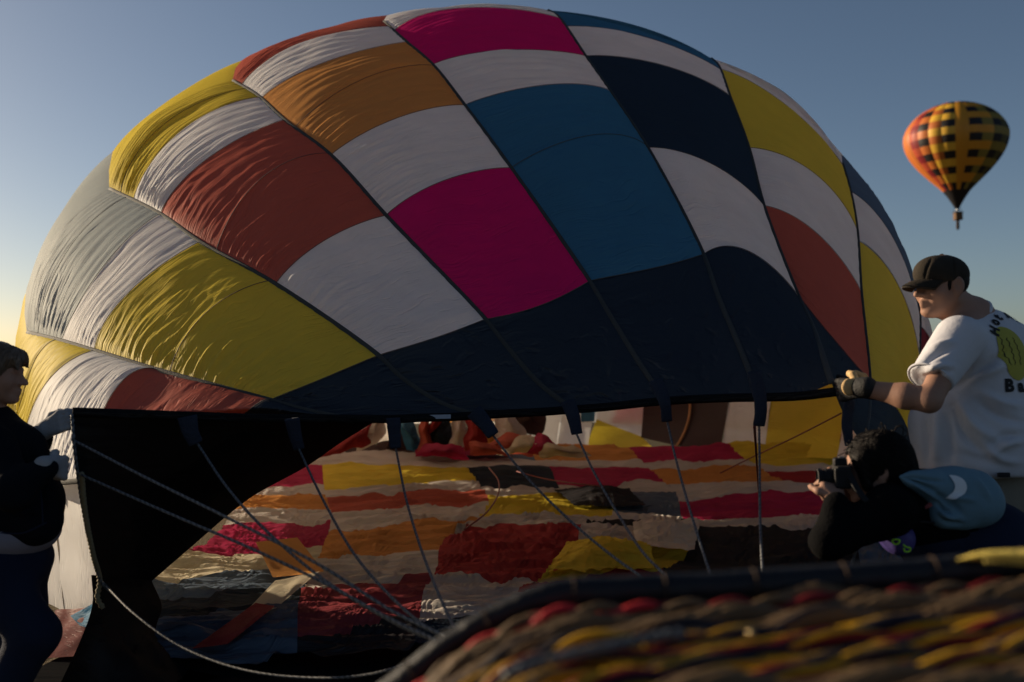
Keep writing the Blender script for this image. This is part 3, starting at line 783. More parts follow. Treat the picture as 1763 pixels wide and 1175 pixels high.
# ---- folds of cloth hanging and heaped at the far end, where the low sun gets in
def fold(col, quad, d, bulge=0.22, n=24):
    q = [np.asarray(a, float) for a in quad]
    g2 = coons(resample([q[3], q[2]], n), resample([q[0], q[1]], n), resample([q[3], q[0]], n), resample([q[2], q[1]], n))
    u = np.linspace(0, 1, n)[None]; v_ = np.linspace(0, 1, n)[:, None]
    rk = np.random.default_rng(int(q[0][0] + q[2][1])); q3_ = np.concatenate([g2, 0 * g2[..., :1]], -1)
    g2 = g2 + np.stack([wob(q3_ * .05, 1.0, int(rk.integers(999)), oct=3) * 7 + (v_ - .5) * rk.uniform(-22, 22) - (u - .5) * 14 * (v_ - .3), wob(q3_ * .05, 1.0, int(rk.integers(999)), oct=3) * 5 + (u - .5) * rk.uniform(-10, 10)], -1)
    dd = d - bulge * np.sin(np.pi * u) * (0.4 + np.sin(np.pi * v_)) + 0.04 * wob(np.stack([g2[..., 0], g2[..., 1], 0 * g2[..., 0]], -1) * 0.06, 1.0, int(q[0][0]), stretch=(2.5, 0.7, 1))
    p = P(g2[..., 0], g2[..., 1], dd)
    bpart('fabric_fold', p.reshape(-1, 3), grid_faces(n, n), M_FLOOR[col], grid_uv(n, n))
for col, quad, d in [
    ('red', [(585, 752), (645, 722), (640, 758), (545, 798)], 10.0), ('white', [(640, 712), (672, 712), (668, 752), (600, 782)], 10.2),
    ('brown', [(655, 700), (705, 700), (712, 785), (640, 790)], 11.6), ('blue', [(688, 712), (724, 708), (722, 776), (694, 782)], 11.3),
    ('rust', [(722, 706), (744, 706), (740, 772), (714, 782)], 11.1), ('red', [(740, 705), (764, 705), (766, 742), (742, 746)], 11.0),
    ('ink', [(744, 735), (782, 700), (778, 775), (732, 780)], 11.2), ('white', [(776, 700), (798, 700), (802, 770), (772, 775)], 10.9),
    ('red', [(794, 700), (818, 700), (850, 766), (800, 772)], 10.7), ('orange', [(816, 700), (842, 705), (874, 772), (846, 768)], 10.5),
    ('white', [(836, 700), (874, 705), (926, 764), (864, 762)], 10.3), ('brown', [(866, 695), (944, 695), (932, 752), (890, 748)], 10.9),
    ('rust', [(852, 748), (905, 744), (925, 778), (842, 780)], 9.8), ('cream', [(880, 752), (935, 752), (955, 780), (868, 784)], 9.6),
    ('crimson', [(732, 766), (800, 762), (806, 784), (720, 788)], 9.7), ('crimson', [(925, 740), (960, 762), (975, 782), (905, 780)], 9.5),
    ('cream', [(930, 764), (1000, 762), (1010, 784), (925, 786)], 9.3), ('rust', [(812, 764), (862, 762), (870, 785), (806, 786)], 9.5)]:
    fold(col, quad, d)
# cloth spilling out beside the lifted corner
def spill(col, pts, sd, n=20):
    """pts: four corners (x, y, depth): far left, far right, near right, near left"""
    e = lambda a, b: resample(np.array([a, b], float), n)
    drape('fabric_fold', e(pts[0], pts[1]), e(pts[1], pts[2]), e(pts[3], pts[2]), e(pts[0], pts[3]), M_OUT[col], n=(n, n), amp=.035, sc=3.0, sd=sd, st=(1.5, 1, 2))
spill('shaded_rust', [(95, 1050, 5.6), (158, 1046, 5.3), (150, 1128, 4.75), (70, 1135, 4.75)], 3)  # rust cloth with the shade there painted into its colour
spill('blue', [(120, 1060, 5.4), (176, 1030, 5.0), (172, 1085, 4.8), (138, 1078, 5.0)], 4)
spill('red', [(440, 1038, 5.13), (474, 1044, 5.09), (392, 1110, 4.62), (330, 1118, 4.58)], 6)
spill('orange', [(440, 934, 6.38), (512, 926, 6.38), (558, 984, 5.92), (470, 994, 5.92)], 7)
spill('cream', [(474, 1000, 5.64), (550, 984, 5.74), (470, 1052, 5.13), (400, 1078, 4.95)], 8)
# ================================================================ solid modelling with distance fields (people, clothes, soft things)
def RC(a, b, ra, rb=None, k=0.02, op='+'):
    return dict(t='rc', a=np.asarray(a, float), b=np.asarray(b, float), ra=ra, rb=ra if rb is None else rb, k=k, op=op)
def EL(c, r, R=None, k=0.02, op='+'):
    return dict(t='el', c=np.asarray(c, float), r=np.asarray(r, float) * np.ones(3), R=np.eye(3) if R is None else np.asarray(R, float), k=k, op=op)
def PL(c, n, k=0.006):
    """keep the side the normal points away from"""
    n = np.asarray(n, float); return dict(t='pl', c=np.asarray(c, float), n=n / np.linalg.norm(n), k=k, op='&')
def chain(pts, rads, k=0.02):
    return [RC(pts[i], pts[i + 1], rads[i], rads[i + 1], k) for i in range(len(pts) - 1)]
def frame(f, up=(0, 0, 1)):
    """columns: forward, left, up"""
    f = np.asarray(f, float); f = f / np.linalg.norm(f)
    l = np.cross(up, f); l /= np.linalg.norm(l)
    return np.stack([f, l, np.cross(f, l)], 1)
def sdf_geo(prims, h):
    lo, hi = np.full(3, 1e9), np.full(3, -1e9)
    bbs = []
    for q in prims:
        if q['t'] == 'rc':
            r = max(q['ra'], q['rb']); a = np.minimum(q['a'], q['b']) - r; b = np.maximum(q['a'], q['b']) + r
        elif q['t'] == 'el':
            e = np.sqrt(((q['R'] * q['r']) ** 2).sum(1)); a, b = q['c'] - e, q['c'] + e
        else:
            a = b = None
        bbs.append((a, b))
        if q['op'] == '+': lo = np.minimum(lo, a); hi = np.maximum(hi, b)
    lo -= 3 * h + 0.02; hi += 3 * h + 0.02
    n = np.ceil((hi - lo) / h).astype(int) + 1
    ax = [(lo[i] + h * np.arange(n[i])).astype(np.float32) for i in range(3)]
    F = np.full(n, 1.0, np.float32)
    for q, (a, b) in zip(prims, bbs):
        k = q['k']
        if a is None:
            X, Y, Z = ax[0][:, None, None], ax[1][None, :, None], ax[2][None, None, :]
            d = (X - q['c'][0]) * q['n'][0] + (Y - q['c'][1]) * q['n'][1] + (Z - q['c'][2]) * q['n'][2]
            hh = np.clip(0.5 + 0.5 * (d - F) / k, 0, 1)
            F = (F * (1 - hh) + d * hh + k * hh * (1 - hh)).astype(np.float32); continue
        m = k + 3 * h
        i0 = np.clip(np.floor((a - m - lo) / h).astype(int), 0, n); i1 = np.clip(np.ceil((b + m - lo) / h).astype(int) + 1, 0, n)
        if (i1 <= i0).any(): continue
        sl = tuple(slice(i0[i], i1[i]) for i in range(3))
        X, Y, Z = ax[0][sl[0]][:, None, None], ax[1][sl[1]][None, :, None], ax[2][sl[2]][None, None, :]
        if q['t'] == 'rc':
            ab = q['b'] - q['a']; L2 = max(ab @ ab, 1e-9)
            x, y, z = X - q['a'][0], Y - q['a'][1], Z - q['a'][2]
            t = np.clip((x * ab[0] + y * ab[1] + z * ab[2]) / L2, 0, 1)
            d = np.sqrt((x - t * ab[0]) ** 2 + (y - t * ab[1]) ** 2 + (z - t * ab[2]) ** 2) - (q['ra'] + (q['rb'] - q['ra']) * t)
        else:
            x, y, z = X - q['c'][0], Y - q['c'][1], Z - q['c'][2]
            R, r = q['R'], q['r']
            p = [x * R[0, i] + y * R[1, i] + z * R[2, i] for i in range(3)]
            k0 = np.sqrt(sum((p[i] / r[i]) ** 2 for i in range(3)))
            k1 = np.sqrt(sum((p[i] / r[i] ** 2) ** 2 for i in range(3)))
            d = k0 * (k0 - 1) / np.maximum(k1, 1e-6)
            d = np.where(k0 < 1e-4, -r.min(), d)
        S = F[sl]
        if q['op'] == '+':
            hh = np.clip(0.5 + 0.5 * (S - d) / k, 0, 1)
            F[sl] = S * (1 - hh) + d * hh - k * hh * (1 - hh)
        else:
            hh = np.clip(0.5 - 0.5 * (S + d) / k, 0, 1)
            F[sl] = S * (1 - hh) - d * hh + k * hh * (1 - hh)
    # surface nets
    s = F < 0
    c = [slice(None, -1), slice(1, None)]
    cnt = np.zeros(n - 1, np.int8)
    for i in (0, 1):
        for j in (0, 1):
            for l in (0, 1): cnt += s[c[i], c[j], c[l]]
    act = (cnt > 0) & (cnt < 8)
    idx = np.argwhere(act)
    ids = np.full(n - 1, -1, np.int32); ids[act] = np.arange(len(idx))
    acc = np.zeros((len(idx), 3)); num = np.zeros(len(idx))
    cor = np.array([[i, j, l] for i in (0, 1) for j in (0, 1) for l in (0, 1)])
    for a in range(8):
        for b in range(a + 1, 8):
            if abs(cor[a] - cor[b]).sum() != 1: continue
            ia, ib = idx + cor[a], idx + cor[b]
            fa, fb = F[ia[:, 0], ia[:, 1], ia[:, 2]], F[ib[:, 0], ib[:, 1], ib[:, 2]]
            w = (fa < 0) != (fb < 0)
            t = np.where(w, fa / np.where(w, fa - fb, 1), 0)
            acc += np.where(w[:, None], cor[a] + (cor[b] - cor[a]) * t[:, None], 0); num += w
    V = lo + h * (idx + acc / num[:, None])
    faces = []
    for axs in range(3):
        u, w = (axs + 1) % 3, (axs + 2) % 3
        sa = np.take(s, range(0, n[axs] - 1), axs); sb = np.take(s, range(1, n[axs]), axs)
        e = np.argwhere(sa != sb)
        ok = (e[:, u] > 0) & (e[:, w] > 0) & (e[:, u] < n[u] - 1) & (e[:, w] < n[w] - 1)
        e = e[ok]
        flip = s[e[:, 0], e[:, 1], e[:, 2]]
        def at(du, dw):
            q = e.copy(); q[:, u] += du; q[:, w] += dw
            return ids[q[:, 0], q[:, 1], q[:, 2]]
        Q = np.stack([at(-1, -1), at(0, -1), at(0, 0), at(-1, 0)], 1)
        Q[~flip] = Q[~flip][:, ::-1]
        faces.append(Q)
    return V, np.concatenate(faces)
def relax(V, F, it=1, lam=0.5):
    for _ in range(it):
        acc = np.zeros_like(V); num = np.zeros(len(V))
        for i in range(4):
            for j in ((i + 1) % 4, (i + 3) % 4):
                np.add.at(acc, F[:, i], V[F[:, j]]); np.add.at(num, F[:, i], 1)
        V = V + lam * (acc / np.maximum(num, 1)[:, None] - V)
    return V
def vnormals(V, F):
    n = np.cross(V[F[:, 2]] - V[F[:, 0]], V[F[:, 3]] - V[F[:, 1]])
    N = np.zeros_like(V)
    for i in range(4): np.add.at(N, F[:, i], n)
    return N / (np.linalg.norm(N, axis=1)[:, None] + 1e-12)
def soft(name, prims, h, mat, parent, smooth=1, creases=None, waves=None):
    """creases: [(points in the photograph, width px, depth m)] pressed into the side that faces the camera; waves: (scale, amount, seed, stretch)"""
    V, F = sdf_geo(prims, h)
    V = relax(V, F, smooth)
    if creases or waves:
        N = vnormals(V, F)
        if waves: V = V + N * (wob(V, waves[0], waves[2], stretch=waves[3] if len(waves) > 3 else (1, 1, 1)) * waves[1])[:, None]
        if creases:
            x, y, d = project(V)
            facing = np.clip((N * (np.array([0, 0, CAM_Z]) - V)).sum(1) / np.linalg.norm(V - np.array([0, 0, CAM_Z]), axis=1) * 2.5, 0, 1)
            q = np.stack([x, y], 1); disp = np.zeros(len(V))
            for pts, wpx, dep in creases:
                c = catmull(np.array(pts, float), 24) if len(pts) > 2 else resample(np.array(pts, float), 24)
                dd = np.full(len(V), 1e9); tt = np.zeros(len(V))
                for i in range(23):
                    ab = c[i + 1] - c[i]; t = np.clip(((q - c[i]) @ ab) / (ab @ ab + 1e-9), 0, 1)
                    e = np.linalg.norm(q - c[i] - t[:, None] * ab, axis=1)
                    m = e < dd; dd[m] = e[m]; tt[m] = (i + t[m]) / 23
                disp += 2.3 * dep * np.exp(-(dd / wpx) ** 2) * np.sin(np.pi * np.clip(tt, 0.04, 0.96)) ** 0.6
            V = V + N * (disp * facing)[:, None]
    o = mesh_obj(name, V, F, mat)
    return local(parent, o)

def head_prims(c, R, s=1.0, wide=1.0):
    """a head with brow, eye hollows, eyes, nose, lips, chin, jaw and ears; c = centre between the ears, R columns forward/left/up"""
    q = lambda x, y, z: np.asarray(c) + R @ (np.array([x, y * wide, z]) * s)
    r = lambda *a: np.array(a) * s
    p = [EL(q(-.012, 0, .034), r(.098, .078 * wide, .088), R, .02), EL(q(.032, 0, -.028), r(.060, .064 * wide, .080), R, .03)]
    for e in (1, -1):
        p += [RC(q(-.005, .052 * e, -.052), q(.060, .016 * e, -.098), .024 * s, .018 * s, .025), EL(q(.052, .040 * e, -.030), r(.030, .026, .028), R, .025)]
    p += [EL(q(.070, 0, -.102), r(.022, .024, .017), R, .02)]
    p += [RC(q(.078, .040, .022), q(.088, .006, .018), .011 * s, .011 * s, .016), RC(q(.078, -.040, .022), q(.088, -.006, .018), .011 * s, .011 * s, .016)]
    for e in (1, -1): p += [EL(q(.094, .033 * e, -.002), r(.014, .018, .012), R, .012, '-')]
    for e in (1, -1): p += [EL(q(.076, .032 * e, -.002), r(.012, .013, .011), R, .003)]
    p += [RC(q(.088, 0, .008), q(.116, 0, -.031), .009 * s, .0135 * s, .010)]
    for e in (1, -1): p += [EL(q(.099, .013 * e, -.034), r(.011, .009, .009), R, .006)]
    p += [RC(q(.082, -.022, -.064), q(.094, 0, -.061), .006 * s, .0085 * s, .008), RC(q(.082, .022, -.064), q(.094, 0, -.061), .006 * s, .0085 * s, .008)]
    p += [RC(q(.080, -.018, -.074), q(.091, 0, -.076), .006 * s, .0095 * s, .007), RC(q(.080, .018, -.074), q(.091, 0, -.076), .006 * s, .0095 * s, .007)]
    for e in (1, -1):
        p += [EL(q(-.012, .084 * e, -.006), r(.024, .011, .038), R @ np.array([[math.cos(.35), -e * math.sin(.35), 0], [e * math.sin(.35), math.cos(.35), 0], [0, 0, 1]]).T, .005), EL(q(-.004, .094 * e, -.004), r(.012, .011, .022), R, .005, '-'), RC(q(.016, .080 * e, .012), q(.013, .080 * e, -.030), .006 * s, .005 * s, .004, '-'), RC(q(-.004, .080 * e, -.040), q(-.012, .082 * e, -.046), .008 * s, .006 * s, .006)]
    p += [RC(q(.110, -.03, -.0675), q(.110, .03, -.0675), .0035 * s, .0035 * s, .004, '-'), EL(q(.086, .030, -.052), r(.006, .008, .02), R, .008, '-'), EL(q(.086, -.030, -.052), r(.006, .008, .02), R, .008, '-')]
    return p

def hand_prims(w, k, fwd, side, curl, s=1.0, k_=0.006, thumb_up=1.0, spread=1.0):
    """w wrist, k knuckle centre, side = direction across the knuckles (towards the index finger), curl = direction the fingers close in"""
    w, k = np.asarray(w, float), np.asarray(k, float)
    f = np.asarray(fwd, float) / np.linalg.norm(fwd); sd = np.asarray(side, float); sd = sd - sd @ f * f; sd /= np.linalg.norm(sd)
    cu = np.asarray(curl, float); cu = cu - cu @ f * f - cu @ sd * sd; cu /= np.linalg.norm(cu)
    p = []
    for i, off in enumerate((.030, .010, -.010, -.029)):
        p.append(RC(w + sd * off * .5, k + sd * off * spread, .019 * s, .0125 * s, .012))
    out = []
    for i, (off, ln) in enumerate(((.030, .94), (.010, 1.05), (-.010, 1.0), (-.029, .8))):
        a = k + sd * off * spread
        b = a + (f * .030 + cu * .016) * ln; c = b + (f * .006 + cu * .027) * ln; d = c + (-f * .014 + cu * .017) * ln
        out += chain([a, b, c, d], [.0115 * s, .0108 * s, .010 * s, .0088 * s], k_)
    base = w + sd * .022 + f * .022
    t1 = base + sd * .030 * thumb_up + f * .018 + cu * .012; t2 = t1 + f * .028 + sd * .006 + cu * .018; t3 = t2 + f * .016 - sd * .004 + cu * .014
    th = chain([base, t1, t2, t3], [.017 * s, .0135 * s, .012 * s, .0098 * s], .008)
    return p, out, th

M_SKIN = mat_simple('skin', (0.29, 0.16, 0.112), rough=0.6, spec=0.25, bump=0.15, bscale=250, var=0.08, vscale=12)
M_HAIR = mat_simple('dark_hair', (0.006, 0.0045, 0.004), rough=0.6, spec=0.12, bump=0.6, bscale=70, stretch=(1, 1, 0.15))
M_HAIRB = mat_simple('light_brown_hair', (0.10, 0.065, 0.04), rough=0.45, spec=0.5, bump=0.9, bscale=70, stretch=(1, 1, 0.12))
M_SHIRT = mat_simple('white_cotton', (0.52, 0.52, 0.56), rough=0.95, spec=0.1, bump=0.25, bscale=40, var=0.05)
M_TEE = mat_simple('grey_white_cotton', (0.20, 0.20, 0.25), rough=0.95, spec=0.1, bump=0.25, bscale=40, var=0.05)
M_KHAKI = mat_simple('khaki_cotton', (0.17, 0.15, 0.12), rough=0.95, spec=0.1, bump=0.3, bscale=60)
M_DENIM = mat_simple('blue_denim', (0.010, 0.015, 0.034), rough=0.95, spec=0.15, bump=0.4, bscale=160, var=0.3)
M_JACKET = mat_simple('dark_denim_jacket', (0.005, 0.006, 0.009), rough=0.95, spec=0.08, bump=0.15, bscale=200, var=0.3)
M_BLACKJ = mat_simple('black_fleece', (0.004, 0.004, 0.0045), rough=0.98, spec=0.05, bump=0.4, bscale=120)
M_CAP = mat_simple('dark_olive_cap', (0.030, 0.024, 0.018), rough=0.9, spec=0.15, bump=0.3, bscale=150, var=0.4, vscale=14)
M_GLOVEB = mat_simple('black_work_glove', (0.014, 0.014, 0.015), rough=0.75, bump=0.4, bscale=120)
M_GLOVET = mat_simple('tan_leather', (0.50, 0.33, 0.15), rough=0.7, bump=0.3, bscale=120)
M_GLOVEW = mat_simple('grey_cotton_glove', (0.27, 0.27, 0.28), rough=0.95, bump=0.4, bscale=140)
M_INK = mat_simple('black_print', (0.012, 0.012, 0.014), rough=0.8)
M_PRINTY = mat_simple('olive_yellow_print', (0.36, 0.33, 0.06), rough=0.85, var=0.25, vscale=9)
Z3 = np.array([0, 0, 1.0])

def strands(parent, prims_obj, mat, n, flow, length, r0, sd, lo=-9):
    """locks combed over an existing hair volume"""
    me = prims_obj.data
    bvh = BVHTree.FromPolygons([v.co[:] for v in me.vertices], [p.vertices[:] for p in me.polygons])
    rs_ = np.random.default_rng(sd); co = np.array([v.co[:] for v in me.vertices]); geo = []
    for _ in range(n):
        p = co[rs_.integers(len(co))].copy(); pts = []
        fl = np.asarray(flow, float) + rs_.normal(size=3) * .13
        for s_ in range(9):
            q, nn, i, d = bvh.find_nearest(Vector(p)); nn = np.array(nn)
            pts.append(np.array(q) + nn * (.0006 + .0022 * math.sin(s_ / 8 * math.pi) * rs_.uniform(.2, 1)))
            t = fl - fl @ nn * nn; t /= np.linalg.norm(t) + 1e-9
            p = np.array(q) + t * length / 8 * rs_.uniform(.7, 1.2)
        geo.append(tube_geo(np.array(pts), np.linspace(r0, r0 * .3, 9), 4)[:2])
    v, f = join_geo(geo); o = mesh_obj('hair_strands', v, f, mat); o['kind'] = 'stuff'
    return local(parent, o)
# ---------------------------------------------------------------- man in the white T-shirt
man = empty('person', (P(1690, 625, 4.0)[0], 3.95, 0))
tag(man, 'man in white T-shirt and dark cap holding up the right end of the dark mouth', 'person', 'people at the balloon mouth')
mf = np.array([-.85, .53, 0]); mf /= np.linalg.norm(mf)
hc = P(1620, 492, 3.93); HR = frame((-.955, -.27, -.06))
nb = P(1676, 545, 4.0)
shl, ell, wrl = P(1652, 585, 3.80), P(1600, 690, 3.66), P(1484, 668, 3.80)
shr, elr, wrr = P(1740, 585, 4.2), P(1640, 690, 4.34), P(1500, 672, 4.2)
pelv = P(1694, 850, 4.0)
hipl, hipr = pelv + np.array([-.05, -.10, -.06]), pelv + np.array([.05, .10, -.06])
footl, footr = np.array([hipl[0] - .02, hipl[1] - .04, .09]), np.array([hipr[0] + .06, hipr[1] + .06, .09])
kneel, kneer = (hipl + footl) / 2 + mf * .04, (hipr + footr) / 2 + mf * .03
body_p = head_prims(hc, HR, 1.0)
body_p += [RC(hc + HR @ np.array([-.030, 0, -.055]), nb, .060, .070, .03), RC(hc + HR @ np.array([.02, 0, -.085]), nb + mf * .02, .035, .055, .04)]
body_p += [EL(P(1692, 640, 4.0), (.15, .19, .22), frame(mf), .05), EL(P(1688, 745, 4.0), (.20, .18, .18), frame(mf), .05), EL(pelv, (.14, .17, .13), frame(mf), .05)]
body_p += [RC(nb, shl, .06, .06, .04), RC(nb, shr, .06, .06, .04)]
for a, b_, c in ((shl, ell, wrl), (shr, elr, wrr)):
    body_p += [RC(a, b_, .057, .043, .03), RC(b_, b_ + (c - b_) * .35, .043, .047, .02), RC(b_ + (c - b_) * .35, c, .047, .029, .02)]
hl_k, hr_k = P(1450, 672, 3.88), P(1462, 668, 4.18)
for w_, k_ in ((wrl, hl_k), (wrr, hr_k)):
    a, fg, th = hand_prims(w_, k_, k_ - w_, (0, -.25, 1), (-.3, .9, -.2), .92)
    body_p += a + fg + th
for a, b_, c in ((hipl, kneel, footl), (hipr, kneer, footr)):
    body_p += [RC(a, b_, .095, .062, .04), RC(b_, c, .062, .042, .03), RC(c - Z3 * .02, c + mf * .15 - Z3 * .05, .045, .034, .02)]
soft('body', body_p, 0.0072, M_SKIN, man, 1)
# hair that shows below the cap
soft('hair', [RC(hc + HR @ np.array([.022, .066, .022]), hc + HR @ np.array([.020, .068, -.020]), .0105, .006, .008), RC(hc + HR @ np.array([.022, -.066, .022]), hc + HR @ np.array([.020, -.068, -.020]), .0105, .006, .008), EL(hc + HR @ np.array([-.024, 0, .020]), (.090, .0825, .082), HR, .01), PL(hc + HR @ np.array([0.030, 0, 0]), HR @ np.array([1, 0, .25])), PL(hc + HR @ np.array([0, 0, -.048]), HR @ np.array([-.25, 0, -1])),
              EL(hc + HR @ np.array([-.010, .086, -.012]), (.020, .022, .030), HR, .004, '-'), EL(hc + HR @ np.array([-.010, -.086, -.012]), (.020, .022, .030), HR, .004, '-')], .005, M_HAIR, man)
cap = soft('cap', [EL(hc + HR @ np.array([-.010, 0, .040]), (.107, .088, .080), HR, .01), EL(hc + HR @ np.array([.034, 0, .052]), (.076, .068, .062), HR, .02), PL(hc + HR @ np.array([0, 0, .010]), HR @ np.array([.10, 0, -1]), .004)], .005, M_CAP, man,
           creases=[([(1604, 446), (1596, 462), (1592, 480)], 2.0, -.003), ([(1640, 441), (1643, 460), (1644, 476)], 2.0, -.003)])
# curved brim
uu, vv = np.meshgrid(np.linspace(-1, 1, 21), np.linspace(0, 1, 12), indexing='ij')
ang = uu * 1.15
bx = .098 * np.cos(ang) - .010 + vv * (.082 * np.cos(ang * 0.85) ** 0.8)
by = .080 * np.sin(ang) * (1 - .06 * vv)
bz = .029 - .010 * (by / .075) ** 2 - (.022 + .012 * (by / .075) ** 2) * vv + .006 * np.sin(np.pi * vv)
top = hc + np.stack([bx, by, bz], -1) @ HR.T
botm = hc + np.stack([bx, by, bz - .008], -1) @ HR.T
V = np.concatenate([top.reshape(-1, 3), botm.reshape(-1, 3)])
F = grid_faces(21, 12) + [tuple(reversed(f)) for f in grid_faces(21, 12, 252)]
rim = [i * 12 + 11 for i in range(21)]
F += [(rim[i], rim[i + 1], rim[i + 1] + 252, rim[i] + 252) for i in range(20)]
F += [(j, j + 1, j + 1 + 252, j + 252) for j in range(11)] + [(240 + j + 1, 240 + j, 240 + j + 252, 240 + j + 1 + 252) for j in range(11)]
local(cap, mesh_obj('brim', V, F, M_CAP)); 
bt = hc + HR @ np.array([-.012, 0, .121])
vbt = EL(bt, (.009, .009, .005), HR)
soft('button', [vbt], .003, M_CAP, cap)
# swoosh-like curved stitch mark on the front panel
mk = np.array([(1573, 468), (1575, 470), (1580, 467), (1585, 461)], float)

# shirt
tors = frame(mf)
shirt_p = [EL(P(1697, 632, 4.02), (.185, .245, .23), tors, .06), EL(P(1684, 735, 4.0), (.262, .228, .21), tors, .10), EL(P(1692, 800, 4.0), (.225, .235, .20), tors, .10),
           RC(nb + np.array([0, 0, -.055]), shl + np.array([.02, 0, .0]), .065, .078, .05), RC(nb + np.array([0, 0, -.055]), shr, .065, .08, .05),
           RC(nb + np.array([.03, 0.02, -.07]), P(1742, 640, 4.08), .07, .15, .08),
           PL(P(1690, 812, 4.0), (.03, 0, -1), .012)]
slv_end = P(1599, 655, 3.72)
sl_ax = (ell - shl) / np.linalg.norm(ell - shl)
sleeve = [RC(shl, slv_end + sl_ax * .05, .092, .080, .04), PL(slv_end, sl_ax, .006)]
V1, F1 = sdf_geo(sleeve, .009)
shirt_cre = [([(1640, 668), (1668, 652), (1700, 630), (1728, 606)], 6, -.012), ([(1648, 660), (1690, 645), (1735, 628)], 7, .009), ([(1632, 640), (1640, 610), (1668, 585)], 6, -.010),
             ([(1648, 690), (1680, 735), (1730, 765)], 9, .010), ([(1640, 700), (1660, 750), (1700, 785)], 8, -.010), ([(1680, 690), (1720, 715), (1763, 728)], 7, -.010),
             ([(1690, 676), (1730, 695), (1763, 700)], 7, .008), ([(1712, 782), (1735, 765), (1760, 760)], 6, .010), ([(1700, 770), (1725, 752), (1760, 748)], 5, -.008),
             ([(1612, 700), (1616, 750), (1612, 800)], 9, .010), ([(1630, 705), (1634, 760), (1636, 805)], 8, -.008), ([(1592, 720), (1594, 760), (1596, 800)], 5, -.006),
             ([(1690, 760), (1720, 790), (1755, 796)], 7, .008), ([(1650, 780), (1690, 792), (1730, 800)], 8, -.006), ([(1660, 556), (1672, 545), (1688, 535)], 5, -.005)]
shirt = soft('shirt', shirt_p, .009, M_SHIRT, man, 2, creases=shirt_cre, waves=(9, .006, 3, (1, 1, .7)))
soft('sleeve', sleeve, .008, M_SHIRT, shirt, 2, creases=[([(1585, 630), (1610, 612), (1640, 600)], 5, -.008), ([(1590, 640), (1612, 632), (1640, 630)], 5, .007), ([(1600, 600), (1622, 592), (1644, 588)], 5, .006), ([(1606, 655), (1622, 640), (1640, 640)], 4, -.006)], waves=(12, .003, 5))
# ribbed collar and sleeve hem
def ring(name, c, ax, ra, rb, r, mat, parent, n=40):
    R = frame(ax, (0.1, 1, 0.05)); t = np.linspace(0, 2 * np.pi, n)
    pth = np.asarray(c) + np.outer(np.cos(t) * ra, R[:, 1]) + np.outer(np.sin(t) * rb, R[:, 2])
    v, f, uv = tube_geo(pth, r, 8, cap=False)
    return local(parent, mesh_obj(name, v, f, mat))
ring('collar', nb + np.array([-.012, 0, .004]), (hc - nb) * np.array([1.0, 1, 1.6]), .080, .078, .011, M_SHIRT, shirt)
ring('sleeve_hem', slv_end - sl_ax * .010, sl_ax, .0785, .0785, .0045, M_SHIRT, shirt)
# trousers and shoes
tp = [EL(pelv, (.17, .195, .15), tors, .05)]
for a, b_, c in ((hipl, kneel, footl), (hipr, kneer, footr)): tp += [RC(a, b_, .115, .088, .05), RC(b_, c, .085, .075, .03)]
soft('trousers', tp + [PL(np.array([0, 0, .10]), (0, 0, -1))], .011, M_KHAKI, man, 1, waves=(9, .006, 8), creases=[([(1700, 850), (1716, 880), (1720, 900)], 5, -.006)])
v, f = box_geo(P(1728, 818, 3.74), (.045, .015, .018), bev=.003); local(man, mesh_obj('belt_buckle', v, f, M_INK))
for c in (footl, footr):
    soft('shoe', [RC(c - Z3 * .03, c + mf * .16 - Z3 * .05, .055, .042, .02), PL([0, 0, .004], (0, 0, -1))], .009, M_INK, man)
# gloves
for w_, k_ in ((wrl, hl_k), (wrr, hr_k)):
    a, fg, th = hand_prims(w_, k_, k_ - w_, (0, -.25, 1), (-.3, .9, -.2), 1.08, spread=1.15)
    gl_ = soft('glove', a + fg + [RC(w_, w_ + (w_ - k_) * .25, .040, .040, .01)], .0045, M_GLOVEB, man, 1)
    soft('thumb_leather', th + [EL((w_ + k_) / 2 + np.array([-.020, -.026, .008]), (.030, .014, .034), None, .01)], .0045, M_GLOVET, gl_, 1)
    v, f = box_geo(w_ + np.array([-.006, -.043, -.002]), (.012, .006, .03), bev=.002); local(gl_, mesh_obj('strap_tab', v, f, mat_simple('dull_gold', (0.35, 0.26, 0.08))))

# printing on the back of the shirt: real lettering laid on the cloth
def lay_on(obj, geo_v, geo_f, origin, ux, uy, nz, name, mat, parent, off=.003):
    me = obj.data
    bvh = BVHTree.FromPolygons([v.co[:] for v in me.vertices], [p.vertices[:] for p in me.polygons])
    out = []
    for x, y in geo_v[:, :2]:
        s = Vector(origin + ux * x + uy * y + nz * .6)
        hit, n, i, d = bvh.ray_cast(s, Vector(-nz))
        out.append((np.array(hit) + nz * off) if hit is not None else np.array(s) - nz * .6)
    return local(parent, mesh_obj(name, out, geo_f, mat, smooth=False))
def text_geo(txt, size, bold=.0, cut=0.006):
    cu = bpy.data.curves.new('lettering', 'FONT'); cu.body = txt; cu.size = size; cu.align_x = 'CENTER'; cu.offset = bold; cu.resolution_u = 3
    o = bpy.data.objects.new('lettering', cu); COL.objects.link(o)
    dg = bpy.context.evaluated_depsgraph_get()
    me = bpy.data.meshes.new_from_object(o.evaluated_get(dg))
    bpy.data.objects.remove(o); bpy.data.curves.remove(cu)
    bm = bmesh.new(); bm.from_mesh(me); bpy.data.meshes.remove(me)
    bmesh.ops.triangulate(bm, faces=bm.faces[:])
    for _ in range(2):
        e = [q for q in bm.edges if q.calc_length() > cut * 1.6]
        if e: bmesh.ops.subdivide_edges(bm, edges=e, cuts=1); bmesh.ops.triangulate(bm, faces=bm.faces[:])
    bm.verts.index_update()
    v = np.array([q.co[:] for q in bm.verts]); f = [tuple(q.index for q in g.verts) for g in bm.faces]; bm.free()
    return v, f
